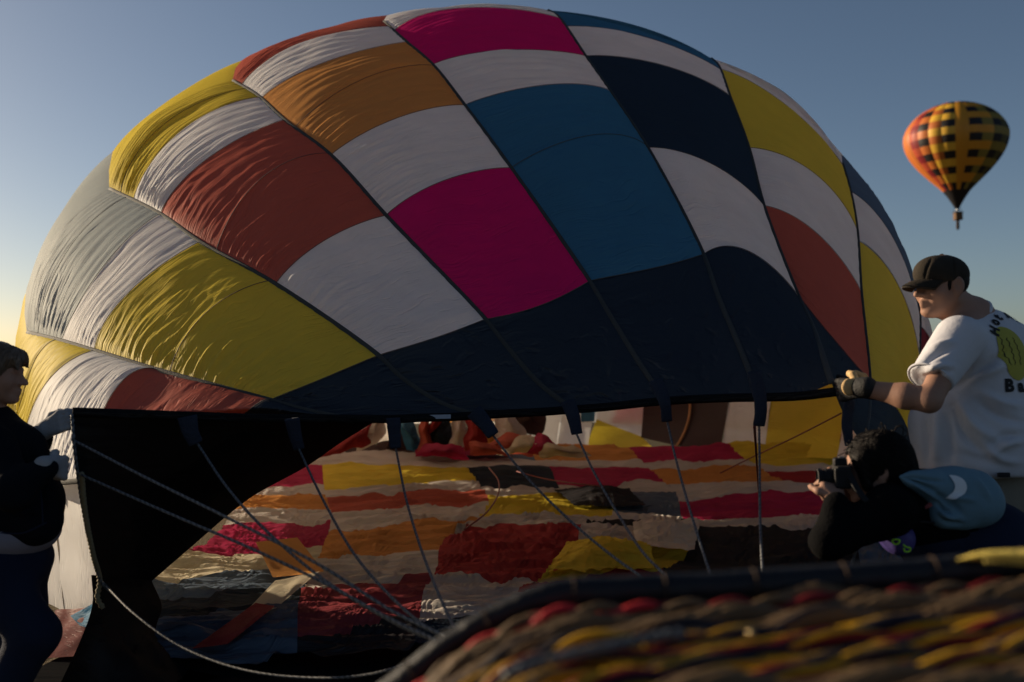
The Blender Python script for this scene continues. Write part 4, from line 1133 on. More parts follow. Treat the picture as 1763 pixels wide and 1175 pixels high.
_bv = BVHTree.FromPolygons([v.co[:] for v in shirt.data.vertices], [p.vertices[:] for p in shirt.data.polygons])
_h = _bv.ray_cast(Vector((0, 0, CAM_Z)), Vector(rays(1748, 606)).normalized())[0]
b0 = np.array(_h) if _h is not None else P(1740, 606, 3.85)
bn = np.array([.62, -.78, 0]); bn /= np.linalg.norm(bn)          # out of his back
bu = np.cross(Z3, bn); bu /= np.linalg.norm(bu)                  # to the reader's right
print('PRINT', _h)
# balloon emblem
t = np.linspace(0, 2 * np.pi, 41)[:-1]
rr_ = np.linspace(0, 1, 7)
ov = [(0, 0, 0)] + [(.062 * r * np.cos(a), .098 * r * np.sin(a) * (1.0 if np.sin(a) > 0 else 1.12), 0) for r in rr_[1:] for a in t]
of = [(0, 1 + i, 1 + (i + 1) % 40) for i in range(40)] + [(1 + k * 40 + i, 1 + (k + 1) * 40 + i, 1 + (k + 1) * 40 + (i + 1) % 40, 1 + k * 40 + (i + 1) % 40) for k in range(5) for i in range(40)]
lay_on(shirt, np.array(ov), of, b0, bu, Z3, bn, 'balloon_print', M_PRINTY, shirt, .003)
for xs in (-.045, -.018, .012):
    yy = np.linspace(-.05, .055, 14)
    sv, sf = [], []
    for i, y in enumerate(yy):
        x = xs * (1 - .25 * (y / .06) ** 2) + .004 * math.sin(i * 2.1 + xs * 90)
        sv += [(x - .0016, y, 0), (x + .0016, y, 0)]
    sf = [(2 * i, 2 * i + 1, 2 * i + 3, 2 * i + 2) for i in range(13)]
    lay_on(shirt, np.array(sv), sf, b0, bu, Z3, bn, 'print_line', M_INK, shirt, .0045)
def write_on(bvh, start_px, txt, size, deg, step, adv=.86):
    """letters one after the other along the cloth, each laid flat on it"""
    h_, n_, i_, d_ = bvh.ray_cast(Vector((0, 0, CAM_Z)), Vector(rays(*start_px)).normalized())
    if h_ is None: return
    pos = np.array(h_); a = math.radians(deg)
    for ch in txt:
        p_, n_, i_, d_ = bvh.find_nearest(Vector(pos)); pos = np.array(p_); n = np.array(n_)
        if n @ (np.array([0, 0, CAM_Z]) - pos) < -.2: n = -n if n[0] < 0 else n
        rt = np.cross(Z3, n); rt /= np.linalg.norm(rt); up = np.cross(n, rt)
        x = rt * math.cos(a) + up * math.sin(a); y = -rt * math.sin(a) + up * math.cos(a)
        if ch != ' ':
            tv, tf = text_geo(ch, size, size * .055)
            tv = tv - np.array([tv[:, 0].mean(), 0, 0])
            out = []
            for q in tv:
                w = pos + x * q[0] + y * q[1]
                p2, n2, _i, _d = bvh.find_nearest(Vector(w)); out.append(np.array(p2) + np.array(n2) * .0035 * (1 if np.array(n2) @ n > 0 else -1))
            # slab serifs
            local(shirt, mesh_obj('lettering', out, tf, M_INK, smooth=False))
        wd = dict(l=.42, i=.42, r=.6, t=.55, H=1.0, A=.95, B=.95).get(ch, .78)
        pos = pos + x * size * wd * adv; a += math.radians(step)
write_on(_bv, (1738, 674), 'Balloon', .066, 0, 0)
write_on(_bv, (1719, 574), 'Hot Air', .058, 62, -19)

# ---------------------------------------------------------------- woman at the left corner
woman = empty('person', (P(0, 625, 3.95)[0], 3.95, 0))
tag(woman, 'woman in dark denim jacket and grey gloves holding up the left corner of the mouth', 'person', 'people at the balloon mouth')
wf = np.array([1.0, .10, 0]); wf /= np.linalg.norm(wf)
WR = frame((1, .05, -.06)); wc = P(-3, 645, 3.95)
wnb = P(-18, 722, 3.96)
wshn, wshf = P(-12, 772, 3.78), P(2, 762, 4.12)
weln, welf = P(22, 848, 3.62), P(40, 800, 4.2)
wwrn, wwrf = P(84, 803, 3.72), P(76, 742, 4.02)
wkn, wkf = P(110, 806, 3.80), P(104, 726, 3.99)
wpel = P(0, 965, 3.97); WT = frame(wf)
whn, whf = wpel + np.array([.02, -.09, -.05]), wpel + np.array([.02, .09, -.05])
wknn, wknf = P(60, 1090, 3.85), P(40, 1110, 4.1)
wfn, wff = np.array([wknn[0] - .16, 3.84, .08]), np.array([wknf[0] - .12, 4.12, .08])
wb = head_prims(wc, WR, .93)
wb += [RC(wc + WR @ np.array([-.02, 0, -.06]), wnb, .050, .056, .03), RC(wnb, wshn, .055, .055, .04), RC(wnb, wshf, .055, .055, .04),
       EL(P(-4, 800, 3.96), (.14, .17, .17), WT, .05), EL(P(0, 890, 3.96), (.16, .17, .16), WT, .05), EL(wpel, (.15, .17, .12), WT, .05)]
for a, b_, c in ((wshn, weln, wwrn), (wshf, welf, wwrf)):
    wb += [RC(a, b_, .05, .042, .03), RC(b_, c, .042, .028, .02)]
for w_, k_ in ((wwrn, wkn), (wwrf, wkf)):
    a, fg, th = hand_prims(w_, k_, k_ - w_, (0, .2, 1), (.2, .9, -.4), .85)
    wb += a + fg + th
for a, b_, c in ((whn, wknn, wfn), (whf, wknf, wff)):
    wb += [RC(a, b_, .085, .058, .04), RC(b_, c, .058, .040, .03), RC(c - Z3 * .02, c + wf * .13 - Z3 * .045, .04, .032, .02)]
soft('body', wb, .0075, M_SKIN, woman, 1)
whair = soft('hair', [EL(wc + WR @ np.array([-.025, 0, .036]), (.108, .092, .098), WR, .02), EL(wc + WR @ np.array([-.055, 0, -.03]), (.080, .090, .085), WR, .03),
              EL(wc + WR @ np.array([.066, 0, .070]), (.038, .060, .034), WR, .03), RC(wc + WR @ np.array([.084, .03, .058]), wc + WR @ np.array([.098, .048, .012]), .016, .009, .02), RC(wc + WR @ np.array([.084, -.03, .058]), wc + WR @ np.array([.098, -.050, .012]), .016, .009, .02),
              EL(wc + WR @ np.array([.078, 0, -.045]), (.075, .070, .095), WR, .015, '-')], .005, M_HAIRB, woman, 1, waves=(26, .005, 3, (1, 1, .3)))
strands(whair, whair, M_HAIRB, 900, WR @ np.array([-.35, 0, -1]), .13, .0012, 5)
jk = [EL(P(-10, 790, 3.96), (.20, .21, .17), WT, .06), EL(P(2, 868, 3.96), (.235, .215, .19), WT, .07), RC(P(40, 770, 3.9), P(62, 898, 3.88), .075, .092, .06),
      RC(wnb + np.array([0, 0, -.03]), wshn, .085, .085, .05), RC(wnb + np.array([0, 0, -.03]), wshf, .085, .085, .05), RC(wnb + np.array([-.03, 0, .02]), wnb + np.array([.05, 0, -.06]), .078, .06, .03),
      PL(P(0, 926, 3.96), (-.30, 0, -1), .01)]
jacket = soft('jacket', jk, .009, M_JACKET, woman, 2, waves=(8, .007, 5), creases=[([(20, 780), (34, 850), (60, 900)], 6, -.012), ([(0, 860), (30, 880), (70, 880)], 6, .010), ([(50, 770), (70, 830), (84, 890)], 4, -.010)])
for a, b_, c in ((wshn, weln, wwrn), (wshf, welf, wwrf)):
    soft('sleeve', [RC(a, b_, .082, .068, .04), RC(b_, b_ + (c - b_) * .86, .068, .050, .03)], .008, M_JACKET, jacket, 2, waves=(17, .008, 7))
ring('collar', wnb + np.array([.012, 0, -.012]), (wc - wnb) * np.array([.4, 1, 1]) + np.array([.02, 0, 0]), .075, .078, .016, M_JACKET, jacket)
for pts in ([(58, 800, 3.7), (70, 850, 3.68), (74, 905, 3.7)], [(0, 918, 3.74), (40, 918, 3.72), (80, 900, 3.70)]):
    q = catmull(pts, 20); jv = jacket.data
    jb = BVHTree.FromPolygons([v.co[:] for v in jv.vertices], [p.vertices[:] for p in jv.polygons]); sp2 = []
    for x_, y_ in q[:, :2]:
        h_ = jb.ray_cast(Vector((0, 0, CAM_Z)), Vector(rays(x_, y_)).normalized())[0]
        if h_ is not None: sp2.append(np.array(h_) - rays(x_, y_) * .001)
    if len(sp2) > 4:
        v, f, uv = tube_geo(np.array(sp2), .0035, 6); local(jacket, mesh_obj('seam', v, f, M_DENIM))
soft('shirt', [EL(P(0, 905, 3.96), (.205, .19, .14), WT, .06), EL(P(20, 915, 3.95), (.18, .18, .10), WT, .05), PL(P(0, 951, 3.96), (-.22, 0, -1), .01)], .009, M_TEE, woman, 2)
jp = [EL(wpel, (.20, .205, .15), WT, .06)]
for a, b_, c in ((whn, wknn, wfn), (whf, wknf, wff)): jp += [RC(a, b_, .118, .092, .06), RC(b_, c, .09, .07, .03)]
soft('jeans', jp + [PL([0, 0, .09], (0, 0, -1))], .011, M_DENIM, woman, 1, waves=(9, .006, 6))
for c in (wfn, wff): soft('shoe', [RC(c - Z3 * .03, c + wf * .14 - Z3 * .045, .05, .04, .02), PL([0, 0, .004], (0, 0, -1))], .009, M_INK, woman)
for w_, k_ in ((wwrn, wkn), (wwrf, wkf)):
    a, fg, th = hand_prims(w_, k_, k_ - w_, (0, .2, 1), (.2, .9, -.4), 1.06, spread=1.2)
    soft('glove', a + fg + th + [RC(w_ - (k_ - w_) * .35, w_, .036, .034, .02)], .0045, M_GLOVEW, woman, 1)

# ---------------------------------------------------------------- photographer bending forward on the right
pho = empty('person', (P(1640, 900, 3.5)[0], 3.5, 0))
tag(pho, 'dark haired photographer in black jacket bending forward with a camera to the eye', 'person', 'people at the balloon mouth')
pf = np.array([-.97, .22, 0]); pf /= np.linalg.norm(pf)
pc = P(1504, 806, 3.42); PR = frame((-.98, .12, -.12))
pnb = P(1545, 862, 3.46)
psn, psf = P(1533, 880, 3.30), P(1540, 868, 3.62)
pen, pef = P(1430, 930, 3.24), P(1450, 925, 3.66)
pwn, pwf = P(1441, 862, 3.30), P(1452, 860, 3.5)
pkn, pkf = P(1433, 838, 3.34), P(1440, 836, 3.44)
ppel = P(1672, 950, 3.52)
phn, phf = ppel + np.array([.03, -.09, -.04]), ppel + np.array([.03, .09, -.04])
pkn2, pkf2 = np.array([ppel[0] - .14, 3.40, .45]), np.array([ppel[0] - .08, 3.66, .45])
pfn, pff = np.array([ppel[0] + .02, 3.40, .08]), np.array([ppel[0] + .06, 3.66, .08])
pb = head_prims(pc, PR, .95)
pb += [RC(pc + PR @ np.array([-.02, 0, -.06]), pnb, .050, .058, .03), RC(pnb, psn, .06, .06, .04), RC(pnb, psf, .06, .06, .04), RC(pnb, ppel, .11, .15, .06), EL(ppel, .16, None, .05)]
for a, b_, c in ((psn, pen, pwn), (psf, pef, pwf)): pb += [RC(a, b_, .05, .04, .03), RC(b_, c, .042, .027, .02)]
for w_, k_ in ((pwn, pkn), (pwf, pkf)):
    a, fg, th = hand_prims(w_, k_, k_ - w_, (-.9, -.3, 0), (-.35, .6, .5), .88)
    pb += a + fg + th
for a, b_, c in ((phn, pkn2, pfn), (phf, pkf2, pff)): pb += [RC(a, b_, .10, .06, .04), RC(b_, c, .06, .04, .03), RC(c - Z3 * .02, c + pf * .13 - Z3 * .045, .04, .032, .02)]
soft('body', pb, .0075, M_SKIN, pho, 1)
hair_p = [EL(pc + PR @ np.array([-.020, 0, .032]), (.108, .094, .097), PR, .03), EL(pc + PR @ np.array([-.070, 0, -.015]), (.062, .076, .080), PR, .05),
              RC(pc + PR @ np.array([-.07, .03, -.03]), P(1540, 850, 3.40), .05, .035, .05), RC(pc + PR @ np.array([.05, .06, .04]), pc + PR @ np.array([.045, .078, -.05]), .030, .018, .03),
              EL(pc + PR @ np.array([.092, 0, -.03]), (.062, .068, .085), PR, .015, '-')]
hair = soft('hair', hair_p, .006, M_HAIR, pho, 1, waves=(20, .004, 3, (1, 1, .6)))
strands(hair, hair, M_HAIR, 1500, PR @ np.array([-.8, 0, -.7]), .12, .0012, 3)
for i in range(46):                                                # loose wisps
    a = random.uniform(0, 2 * math.pi); e = random.uniform(-.3, 1.2)
    d = PR @ np.array([math.cos(a) * math.cos(e), math.sin(a) * math.cos(e) * .85, math.sin(e)])
    s = pc + PR @ np.array([-.02, 0, .03]) + d * .095
    m = s + d * .02 + RNG.normal(size=3) * .014; q = m + d * .006 + RNG.normal(size=3) * .018 - Z3 * .02
    v, f, uv = tube_geo(catmull([s, m, q], 8), .0016, 4)
    if i == 0: wisps = []
    wisps.append((v, f))
v, f = join_geo(wisps); w = mesh_obj('loose_hair', v, f, M_HAIR); w['kind'] = 'stuff'; local(hair, w)
pj = [RC(P(1548, 872, 3.46), P(1600, 880, 3.48), .125, .13, .08), RC(P(1600, 884, 3.48), P(1640, 912, 3.5), .125, .14, .08), RC(pnb, psn, .09, .088, .06), RC(pnb, psf, .09, .088, .06), RC(pnb + np.array([-.03, 0, .02]), pnb, .075, .09, .04)]
pjk = soft('jacket', pj, .009, M_BLACKJ, pho, 2, waves=(10, .006, 4))
for a, b_, c in ((psn, pen, pwn), (psf, pef, pwf)):
    soft('sleeve', [RC(a, b_, .082, .060, .04), RC(b_, b_ + (c - b_) * .88, .060, .042, .03)], .008, M_BLACKJ, pjk, 2, waves=(16, .007, 6))
pjn = [EL(ppel + np.array([.04, 0, 0]), (.21, .20, .18), None, .06), RC(P(1610, 930, 3.48), ppel, .13, .17, .08)]
for a, b_, c in ((phn, pkn2, pfn), (phf, pkf2, pff)): pjn += [RC(a, b_, .13, .085, .06), RC(b_, c, .085, .07, .03)]
soft('jeans', pjn + [PL([0, 0, .09], (0, 0, -1))], .01, M_DENIM, pho, 1, waves=(10, .005, 6), creases=[([(1577, 905), (1640, 912), (1700, 925)], 3, .004), ([(1653, 925), (1654, 950), (1652, 980)], 2.5, .004)])
for c in (pfn, pff): soft('shoe', [RC(c - Z3 * .03, c + pf * .14 - Z3 * .045, .05, .04, .02), PL([0, 0, .004], (0, 0, -1))], .009, M_INK, pho)

# the camera in the photographer's hands
cam_c = P(1449, 820, 3.37)
CR = frame((-.98, .14, -.04))
pcam = empty('camera', cam_c)
tag(pcam, 'black camera held to the eye of the bending photographer', 'camera')
M_CAMB = mat_simple('camera_body_black', (0.009, 0.009, 0.010), rough=0.6, spec=.2, bump=0.04, bscale=500)
M_GLASS = mat_simple('lens_glass', (0.02, 0.025, 0.04), rough=0.08, spec=0.9)
def camp(name, v, f, m, parent=pcam, smooth=False): return local(parent if parent is pcam else pcam, mesh_obj(name, cam_c + v * .86 @ CR.T, f, m, smooth=smooth))
v, f = box_geo((0, 0, 0), (.055, .125, .088), bev=.008); camp('camera_body', v, f, M_CAMB)
v, f = box_geo((.004, 0, .055), (.052, .050, .036), bev=.010); camp('prism_hump', v, f, M_CAMB)
v, f = box_geo((.016, .052, -.002), (.040, .024, .082), bev=.009); camp('grip', v, f, M_CAMB)
lens_prof = [(.024, .034), (.040, .034), (.042, .037), (.062, .037), (.064, .034), (.075, .034), (.077, .038), (.092, .038), (.094, .033), (.088, .030)]
th = np.linspace(0, 2 * np.pi, 28, endpoint=False)
lv = np.array([[x, r * np.cos(a), r * np.sin(a) - .006] for x, r in lens_prof for a in th])
lf = [(i * 28 + j, i * 28 + (j + 1) % 28, (i + 1) * 28 + (j + 1) % 28, (i + 1) * 28 + j) for i in range(len(lens_prof) - 1) for j in range(28)]
camp('lens', lv, lf, M_CAMB)
gv = np.array([[.086 + .004 * (1 - r * r), .030 * r * np.cos(a), .030 * r * np.sin(a) - .006] for r in (1, .6, .25) for a in th] + [[.0902, 0, -.006]])
gf = [(i * 28 + j, i * 28 + (j + 1) % 28, (i + 1) * 28 + (j + 1) % 28, (i + 1) * 28 + j) for i in range(2) for j in range(28)] + [(56 + j, 56 + (j + 1) % 28, 84) for j in range(28)]
camp('front_glass', gv, gf, M_GLASS, smooth=True)
v, f = box_geo((0, -.046, .050), (.022, .022, .012), bev=.004); camp('dial', v, f, M_CAMB)
v, f = box_geo((.002, .020, .076), (.020, .020, .005), bev=.001); camp('hot_shoe', v, f, mat_simple('worn_metal', (0.4, 0.4, 0.4), rough=0.3, metal=1.0))

q = catmull([(1460, 812, 3.33), (1478, 845, 3.28), (1500, 868, 3.26), (1535, 862, 3.30), (1550, 845, 3.40)], 50)
pp_ = P(q[:, 0], q[:, 1], q[:, 2]); v, f, uv = tube_geo(pp_, .011, 8, flat=(np.array([0, -1., .2]) + 0 * pp_, .2)); local(pcam, mesh_obj('neck_strap', v, f, M_CAMB))
v, f = box_geo((-.0285, 0, -.006), (.003, .078, .052), bev=.001); camp('screen', v, f, M_GLASS)
# pale blue drawstring bag on the photographer's back
bag_c = P(1650, 868, 3.34)
bag = empty('drawstring_bag', bag_c)
tag(bag, 'pale blue drawstring bag with a white crescent on the photographer\'s back', 'bag')
M_BAG = mat_simple('pale_blue_nylon', (0.11, 0.195, 0.25), rough=0.7, spec=0.2, bump=0.3, bscale=30, var=0.08)
bp_ = [RC(P(1552, 822, 3.30), P(1600, 838, 3.33), .009, .042, .03), RC(P(1570, 825, 3.32), P(1640, 836, 3.38), .014, .052, .05), EL(P(1662, 862, 3.38), (.112, .085, .080), frame((.93, .1, -.28)), .06),
       RC(P(1636, 838, 3.38), P(1676, 842, 3.40), .050, .050, .05), RC(P(1622, 886, 3.33), P(1694, 870, 3.38), .040, .056, .05), RC(P(1600, 832, 3.38), P(1680, 834, 3.40), .028, .040, .04), RC(P(1626, 893, 3.33), P(1660, 893, 3.34), .026, .030, .03), RC(P(1690, 852, 3.40), P(1706, 868, 3.42), .045, .035, .05)]
bagm = soft('pouch', bp_, .006, M_BAG, bag, 2, waves=(14, .004, 9), creases=[
    ([(1556, 823), (1580, 832), (1612, 846)], 3.5, -.010), ([(1560, 820), (1590, 824), (1625, 830)], 3, -.007), ([(1564, 828), (1590, 842), (1618, 862)], 3, .008),
    ([(1614, 866), (1625, 878), (1640, 882)], 4, -.009), ([(1616, 876), (1630, 890), (1650, 892)], 4, .008), ([(1618, 890), (1632, 900), (1656, 902)], 3.5, -.007),
    ([(1608, 850), (1640, 868), (1660, 888)], 5, -.008), ([(1676, 822), (1690, 840), (1704, 860)], 5, .006), ([(1626, 862), (1650, 858), (1680, 862)], 5, .006)])
# crescent: two arcs
A = np.array([(1633, 819), (1648, 821), (1660, 829), (1664, 841), (1658, 853), (1643, 859), (1628, 857)], float)
Bc = np.array([(1633, 819), (1639, 827), (1643, 834), (1643, 842), (1639, 849), (1634, 853), (1628, 857)], float)
a, b_ = catmull(A, 24), catmull(Bc, 24)
tri = bagm.data
bvh = BVHTree.FromPolygons([v.co[:] for v in tri.vertices], [p.vertices[:] for p in tri.polygons])
cv = []
for s in np.linspace(0, 1, 5):
    for q in a * (1 - s) + b_ * s:
        r = rays(q[0], q[1]); o = Vector((0, 0, CAM_Z))
        h_, n_, i_, d_ = bvh.ray_cast(o, Vector(r).normalized())
        h_ = np.array(h_) if h_ is not None else P(q[0], q[1], 3.3)
        n_ = np.array(n_) if n_ is not None else np.array([0, -1, 0])
        cv.append(h_ + n_ * (.0035 if n_ @ r < 0 else -.0035))
local(bag, mesh_obj('crescent_print', cv, grid_faces(5, 24), mat_simple('white_print', (0.62, 0.64, 0.66), rough=0.6)))
for pts in ([(1552, 818, 3.40), (1540, 850, 3.33), (1560, 890, 3.32), (1600, 900, 3.32), (1618, 900, 3.32)], [(1552, 820, 3.46), (1520, 835, 3.5), (1530, 880, 3.55)]):
    q = catmull(pts, 40); v, f, uv = tube_geo(P(q[:, 0], q[:, 1], q[:, 2]), .004, 6)
    local(bag, mesh_obj('drawstring', v, f, M_INK))
v, f, uv = tube_geo(P(np.array([1582, 1592, 1604]), np.array([885, 874, 868]), np.array([3.335, 3.33, 3.32])), .008, 8)
local(pho, mesh_obj('shirt_edge', v, f, mat_simple('dull_red_cloth', (0.25, 0.06, 0.06))))

# purple pouch with neon cord hanging below the jacket
pou = empty('pouch', P(1528, 912, 3.3))
tag(pou, 'purple pouch with neon green cord hanging below the photographer\'s black jacket', 'pouch')
PU = frame(P(1552, 935, 3.33) - P(1498, 892, 3.33))
soft('pouch_body', [RC(P(1503, 896, 3.34), P(1548, 930, 3.34), .028, .045, .02), EL(P(1548, 928, 3.33), (.045, .05, .05), PU, .03)], .006, mat_simple('purple_nylon', (0.045, 0.03, 0.16), rough=0.6, spec=0.4, bump=.3, bscale=40), pou, 2, waves=(20, .005, 3))
M_NEON = mat_simple('neon_green_cord', (0.30, 0.62, 0.03), rough=0.7)
for pts in ([(1536, 930, 3.27), (1543, 929, 3.265), (1549, 931, 3.265), (1545, 937, 3.265), (1538, 936, 3.27), (1536, 930, 3.27)],
            [(1555, 938, 3.26), (1560, 942, 3.255), (1567, 944, 3.255), (1566, 949, 3.255), (1558, 950, 3.255), (1556, 944, 3.255)]):
    q = catmull(pts, 30); v, f, uv = tube_geo(P(q[:, 0], q[:, 1], q[:, 2]), .0032, 6)
    local(pou, mesh_obj('neon_cord', v, f, M_NEON))
# ================================================================ wicker basket lying on its side in front
BD = 1.45
basket = empty('balloon_basket', (0.6, 1.1, 0))
tag(basket, 'wicker balloon basket lying on its side with dark padded rim and red woven cord', 'basket')
def kpart(name, v, f, m, smooth=True): return local(basket, mesh_obj(name, v, f, m, smooth=smooth))
rim_px = [(700, 1168), (760, 1118), (830, 1073), (900, 1040), (962, 1022), (1100, 1016), (1250, 1009), (1400, 1000), (1550, 989), (1700, 976), (1850, 966), (2050, 962)]
rp = np.array([P(x, y, BD) for x, y in rim_px])
xz = np.concatenate([[[-.315, .06], [-.315, .35], [-.31, .60], [-.285, .80], [-.235, .92]], rp[:, [0, 2]], [[1.10, 1.165], [1.20, 1.13], [1.26, 1.04], [1.29, .9], [1.30, .6], [1.30, .06]]])
xz = catmull(xz, 900); xz = resample(xz, 900)
S = np.concatenate([[0], np.cumsum(np.linalg.norm(np.diff(xz, axis=0), axis=1))])
tx = np.gradient(xz, axis=0); tx /= np.linalg.norm(tx, axis=1)[:, None]
nx = np.stack([-tx[:, 1], tx[:, 0]], 1)                            # outward (up on the top side)
def on_wall(s, t, h):
    """s along the outline, t metres from the rim towards the base, h out of the wall"""
    i = lambda a: np.interp(s, S, a)
    return np.stack([i(xz[:, 0]) + i(nx[:, 0]) * h, BD - t + 0 * s, i(xz[:, 1]) + i(nx[:, 1]) * h], -1)
s0, s1 = S[0], S[-1]
vis0 = float(np.interp(-.26, xz[:450, 0], S[:450])) if False else 0.55
M_LEATHER = mat_simple('dark_padded_leather', (0.009, 0.010, 0.013), rough=0.5, spec=0.25, bump=0.5, bscale=35)
M_CANE = mat_simple('tan_cane', (0.125, 0.08, 0.042), rough=0.65, spec=0.15, bump=0.4, bscale=120, var=0.35, vscale=18)
M_CANEY = mat_simple('yellow_cane', (0.46, 0.25, 0.012), rough=0.6, spec=0.15, bump=0.3, bscale=120, var=0.25, vscale=18)
M_CANEN = mat_simple('navy_cane', (0.010, 0.010, 0.02), rough=0.6, spec=0.15, bump=0.3, bscale=120)
M_CANER = mat_simple('dark_red_cane', (0.16, 0.012, 0.014), rough=0.6, spec=0.15, bump=0.3, bscale=120, var=0.3, vscale=18)
M_RED = mat_simple('red_cord', (0.42, 0.02, 0.025), rough=0.6, spec=0.2, bump=0.4, bscale=150)
M_CORE = mat_simple('dark_woven_core', (0.035, 0.02, 0.012), rough=0.9, bump=0.8, bscale=60)
sg = np.linspace(s0, s1, 160); tg = np.linspace(0, .78, 24)
SS, TTg = np.meshgrid(sg, tg, indexing='ij')
kpart('woven_wall', on_wall(SS, TTg, -.052 + 0 * SS).reshape(-1, 3), grid_faces(160, 24), M_CORE)
b_ = on_wall(sg, .78 + 0 * sg, -.05 + 0 * sg)
bc = np.array([.5, b_[0, 1], .5])
kpart('base', np.concatenate([b_, [bc]]), [(i, i + 1, 160) for i in range(159)], M_CORE)
s = np.linspace(s0, s1, 420)
pth = on_wall(s, 0 * s, 0 * s)
rr_ = .0225 * (1 - .25 * np.exp(-((np.interp(s, S, xz[:, 0]) + .05) / .12) ** 2)) * (1 + .05 * wob(pth, 9, 4))
v, f, uv = tube_geo(pth, rr_, 18)
v += (wob(v, 14, 8) * .0016)[:, None] * np.array([0.3, -.5, .8])
kpart('padded_rim', v, f, M_LEATHER)
for sq in np.arange(1.0, 2.6, .13):                                # stitches holding the leather
    c = on_wall(np.array([sq]), np.array([.004]), np.array([0.0]))[0]
    th = np.linspace(-.6, 2.6, 10); k = np.array([np.interp(sq, S, nx[:, 0]), 0, np.interp(sq, S, nx[:, 1])])
    rad = np.interp(sq, s, rr_) + .0015
    q = c + rad * (np.cos(th)[:, None] * np.array([0, -1, 0]) + np.sin(th)[:, None] * k)
    v, f, uv = tube_geo(q, .0016, 5); kpart('lacing', v, f, M_CORE)
# vertical canes (stakes) that the weavers pass over
GAP = .098
for q in np.arange(0.9, 2.75, GAP):
    t = np.linspace(.0, .76, 40)
    v, f, uv = tube_geo(on_wall(q + 0 * t, t, -.036 + 0 * t), .011, 6); kpart('stake', v, f, M_CANE)
rs = np.random.default_rng(3)
ROWS = [(.036, .012, 8, ['c', 'c', 'r'], .009), (.098, .019, 11, ['c'], .014), (.150, .018, 11, ['c', 'c', 'c', 'n'], .013), (.198, .015, 9, ['y', 'n', 'n', 'c'], .011), (.236, .015, 9, ['y', 'n', 'r'], .011),
        (.274, .015, 9, ['y', 'n', 'r'], .012), (.312, .015, 9, ['y', 'n', 'c'], .012), (.350, .015, 9, ['n', 'r', 'y'], .012), (.390, .017, 10, ['c'], .013), (.435, .017, 10, ['c'], .013)]
CM = dict(c=M_CANE, y=M_CANEY, n=M_CANEN, r=M_CANER)
for j, (t0, R_, nc, cols, amp) in enumerate(ROWS):
    s = np.linspace(.75, 2.75, 520)
    lift = -.020 + .55 * amp * np.cos(math.pi * (s / GAP) + math.pi * j + .4 * np.sin(s * 3.1 + j)) + .004 * np.interp(s, np.linspace(.7, 2.8, 22), rs.normal(size=22))
    for c in range(nc):
        a = 2 * math.pi * c / nc + 2 * math.pi * s / (.30 + .05 * (j % 3)) + .3 * np.sin(s * 7 + c + j)
        rad = R_ * .74
        p = on_wall(s, t0 + rad * np.cos(a) + .003 * np.sin(s * 5 + j), lift + rad * .8 * np.sin(a))
        v, f, uv = tube_geo(p, R_ * .30 * (1 + .08 * rs.normal()), 7, cap=True)
        kpart('cane', v, f, CM[cols[c % len(cols)]])
# the red twisted cord just under the rim, and its tan partner
s = np.linspace(.75, 2.75, 700)
sx_ = np.interp(s, S, xz[:, 0])
for ph_, m, sel in ((0, M_RED, sx_ < .20), (0, M_CANER, sx_ >= .195), (math.pi, M_CANE, sx_ < 9)):  # right length of the same cord in darker red, shade painted in
    a = ph_ + 2 * math.pi * s / .12
    p = on_wall(s, .066 + .007 * np.cos(a), -.012 + .007 * np.sin(a))
    p = p[sel]
    v, f, uv = tube_geo(p, .0068, 9); kpart('woven_cord', v, f, m)
# a length of dark braided cable lying across the weave
q = catmull([(868, 1166, 1.10), (920, 1146, 1.12), (990, 1128, 1.14), (1060, 1113, 1.16), (1120, 1100, 1.18), (1178, 1091, 1.19)], 300)
pc_ = P(q[:, 0], q[:, 1], q[:, 2] - .02)
v, f, uv = tube_geo(pc_, .0062, 10, twist=(.32, 75)); kpart('braided_cable', v, f, mat_simple('dark_steel', (.10, .11, .12), rough=.32, metal=.9, bump=.4, bscale=200))
v, f = sdf_geo([EL(P(1292, 1090, 1.17), .0045)], .0016); kpart('brass_stud', v, f, mat_simple('brass', (.62, .45, .22), rough=.22, metal=1.0))
# yellow suede edging on the far right of the rim
q = catmull([(1648, 966, 1.43), (1690, 960, 1.42), (1760, 962, 1.41), (1840, 966, 1.40), (1960, 968, 1.40)], 70)
pq = P(q[:, 0], q[:, 1], q[:, 2]) + np.array([0, 0, .002])
wq = .030 * np.clip(np.linspace(0, 2.2, 70), .05, 1) ** .7
v, f, uv = tube_geo(pq, wq, 26, flat=(np.array([0, .25, 1.0]) + 0 * pq, .38))
kpart('yellow_edging', v, f, mat_simple('yellow_suede', (.60, .47, .10), rough=.9, bump=.6, bscale=160, var=.15, vscale=30))
for i in range(12, 68, 1):
    c = pq[i] + np.array([0, -.9 * wq[i], -.001]); d = pq[min(i + 1, 69)] - pq[i]
    v, f, uv = tube_geo(np.array([c, c + d * .55 + np.array([0, -.004, -.006])]), .0018, 5)
    if i % 2 == 0: kpart('stitch', v, f, mat_simple('pale_thread', (.50, .40, .10)) if i == 12 else bpy.data.materials['pale_thread'])

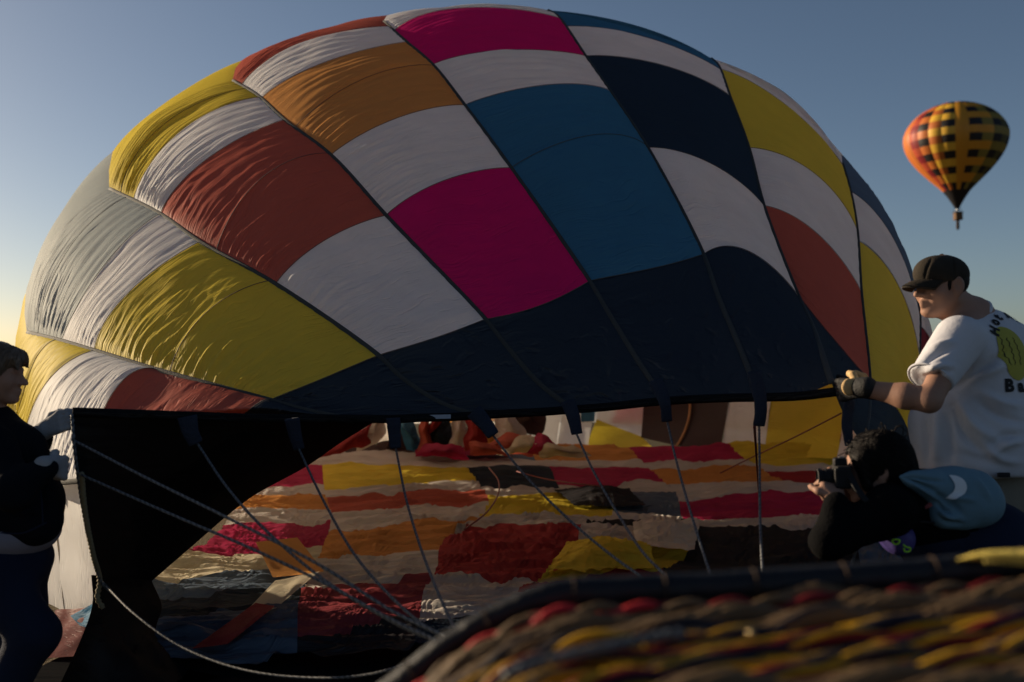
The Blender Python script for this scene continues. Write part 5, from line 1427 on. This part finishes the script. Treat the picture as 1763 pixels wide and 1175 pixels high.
# ================================================================ balloon already in the air
FD = 130.0
fb0 = P(1648, 372, FD)
fly = empty('hot_air_balloon', fb0)
tag(fly, 'small distant balloon in the sky checked in black, gold, orange and olive', 'hot air balloon')
u_ = FD / FPX / 4.7                                                  # metres per unit of the enlarged crop
prof = np.array([(85, 0.5), (88, 60), (96, 120), (112, 175), (140, 240), (190, 318), (235, 362), (290, 398), (350, 418), (410, 416), (470, 396), (530, 362), (580, 325), (640, 272), (690, 222), (750, 158), (800, 108), (870, 58), (940, 17)], float)
pz = (1000 - prof[:, 0]) * u_; pr = prof[:, 1] * u_ * .93
pc2 = catmull(np.stack([pr, pz], 1), 600)
ez = np.array([85, 100, 135, 185, 235, 290, 350, 410, 470, 530, 585, 640, 690, 750, 800, 940]); ez = (1000 - ez) * u_
TILT = Matrix.Rotation(math.radians(-.8), 3, 'Y')
FC = dict(red=(.40, .06, .025), dred=(.22, .015, .02), orange=(.50, .14, .025), yellow=(.72, .42, .04), amber=(.60, .27, .02), black=(.012, .010, .012), olive=(.22, .17, .03), dolive=(.07, .065, .02), green=(.03, .05, .03))
FM = {}
for k, c in FC.items():
    FM[k] = mat_nylon('distant_nylon_' + k, c, trans=.14, gloss=.03, amp=.0)
COLS = [('red', 'dred'), ('orange', 'black'), ('yellow', 'orange'), ('yellow', 'black'), ('amber', 'amber'), ('amber', 'black'), ('amber', 'olive'), ('olive', 'black'), ('olive', 'dolive'), ('olive', 'black'), ('dolive', 'green'), ('green', 'black'), ('dolive', 'dolive')]
def fgeo(a0, a1, z0, z1, nu=7, nv=5):
    zz = np.linspace(z0, z1, nv); r = np.interp(-zz, -pc2[:, 1], pc2[:, 0])
    a = np.linspace(a0, a1, nu)
    sc = 1 + .02 * np.sin(np.pi * np.linspace(0, 1, nu))
    x = r[:, None] * np.sin(a)[None] * sc; y = -r[:, None] * np.cos(a)[None] * sc
    v = np.stack([x, y, np.repeat(zz[:, None], nu, 1)], -1).reshape(-1, 3)
    return np.array([TILT @ Vector(q) for q in v]) + fb0, grid_faces(nv, nu)
def fpart(name, v, f, m, smooth=True): return local(fly, mesh_obj(name, v, f, m, smooth=smooth))
for gi in range(24):
    a0 = math.radians(-9.1 + 15 * (gi - 5)); a1 = a0 + math.radians(15)
    a0 += math.radians(15) * 0
    ci = gi if gi < 13 else (24 - gi) % 13
    c = COLS[ci] if gi < 20 else ('orange', 'orange')
    if gi < 12 and c[0] != c[1]:
        for r in range(14):
            v, f = fgeo(a0, a1, ez[r], ez[r + 1]); fpart('envelope_panel', v, f, FM[c[r % 2]])
    else:
        v, f = fgeo(a0, a1, ez[0], ez[14], 7, 30); fpart('envelope_panel', v, f, FM[c[0]])
    v, f = fgeo(a0, a1, ez[14], ez[15], 5, 4); fpart('skirt_panel', v, f, FM['black'])
def fp(x, y, dy=0): return fb0 + np.array([(x - 515) * u_, dy, (1000 - y) * u_])
M_WICK = mat_simple('distant_wicker', (.12, .07, .04), rough=.9)
v, f = box_geo(fp(521, 1004), (58 * u_, 58 * u_, 62 * u_), bev=5 * u_); fpart('basket', v, f, M_WICK, False)
v, f = box_geo(fp(521, 973), (64 * u_, 64 * u_, 8 * u_), bev=2 * u_); fpart('basket_rim', v, f, M_CORE, False)
v, f = box_geo(fp(519, 952), (26 * u_, 26 * u_, 14 * u_), bev=3 * u_); fpart('burner', v, f, mat_simple('burner_metal', (.35, .35, .36), rough=.4, metal=.8), False)
for sx in (-1, 1):
    for sy in (-1, 1):
        v, f, uv = tube_geo(np.array([fp(521 + 26 * sx, 972, 26 * sy * u_), fp(516 + 12 * sx, 930, 12 * sy * u_)]), 1.6 * u_, 6); fpart('suspension_cable', v, f, M_CORE)
v, f = sdf_geo([RC(fp(519, 1046), fp(519, 1100), 12 * u_, 13 * u_, .05)], 3 * u_); fpart('hanging_bag', v, f, M_CORE)
for k, hx in enumerate((506, 520, 534)):
    pass

# ================================================================ far edge of the field on the right
TR = [(1766, 250, 8.5), (1800, 235, 7.0), (1842, 260, 9.0), (1890, 240, 8.0)]
M_LEAF = mat_simple('dark_leaves', (.045, .055, .022), rough=.9, var=.4, vscale=3)
M_BARK = mat_simple('bark', (.08, .055, .04), rough=.95, bump=.5)
TLAB = ['bushy dark tree at the field edge nearest the white trailer', 'low dark tree just right of the trailer, beyond the field', 'tall dark tree farther right along the field edge', 'rightmost dark tree along the far field edge']
for (x, d, hgt), lab in zip(TR, TLAB):
    base = np.array([P(x, 625, d)[0], d, 0.0])
    tr = empty('tree', base); tag(tr, lab, 'tree', 'trees along the far edge of the field')
    v, f, uv = tube_geo(catmull([base, base + [0.1, 0, hgt * .3], base + [0, .1, hgt * .6]], 10), np.linspace(.32, .14, 10), 8)
    local(tr, mesh_obj('trunk', v, f, M_BARK))
    r_ = np.random.default_rng(int(x)); V, F = [], []
    for _ in range(1400):
        w_ = r_.normal(size=3); w_ /= np.linalg.norm(w_)
        c = base + np.array([0, 0, hgt * .58]) + w_ * np.array([hgt * .42, hgt * .42, hgt * .40]) * r_.uniform(.45, 1) * (1 + .25 * math.sin(w_[0] * 7 + w_[2] * 5 + x))
        e = np.linalg.qr(r_.normal(size=(3, 3)))[0] * .22
        k = len(V); V += [c - e[0], c + e[1] * .6, c + e[0], c - e[1] * .6]; F.append((k, k + 1, k + 2, k + 3))
    local(tr, mesh_obj('crown', np.array(V), F, M_LEAF, smooth=False))
tc_ = np.array([P(1795, 625, 165)[0], 165, 0.0])
tra = empty('trailer', tc_); tag(tra, 'small white box trailer parked at the far right edge of the field', 'trailer')
v, f = box_geo(tc_ + [0, 0, 1.5], (6.6, 2.2, 2.0), bev=.12); local(tra, mesh_obj('trailer_body', v, f, mat_simple('white_paint', (.78, .77, .74), rough=.5), smooth=False))
for dx in (-.5, .5):
    th = np.linspace(0, 2 * np.pi, 20, endpoint=False)
    wv = np.array([tc_ + [dx + .34 * np.cos(a), yy, .36 + .34 * np.sin(a)] for yy in (-1.15, -.93) for a in th])
    local(tra, mesh_obj('wheel', wv, [(i, (i + 1) % 20, 20 + (i + 1) % 20, 20 + i) for i in range(20)] + [tuple(range(20))[::-1], tuple(range(20, 40))], M_INK, smooth=False))
v, f = box_geo(tc_ + [3.9, 0, .55], (1.6, .12, .12)); local(tra, mesh_obj('tow_bar', v, f, M_INK, smooth=False))
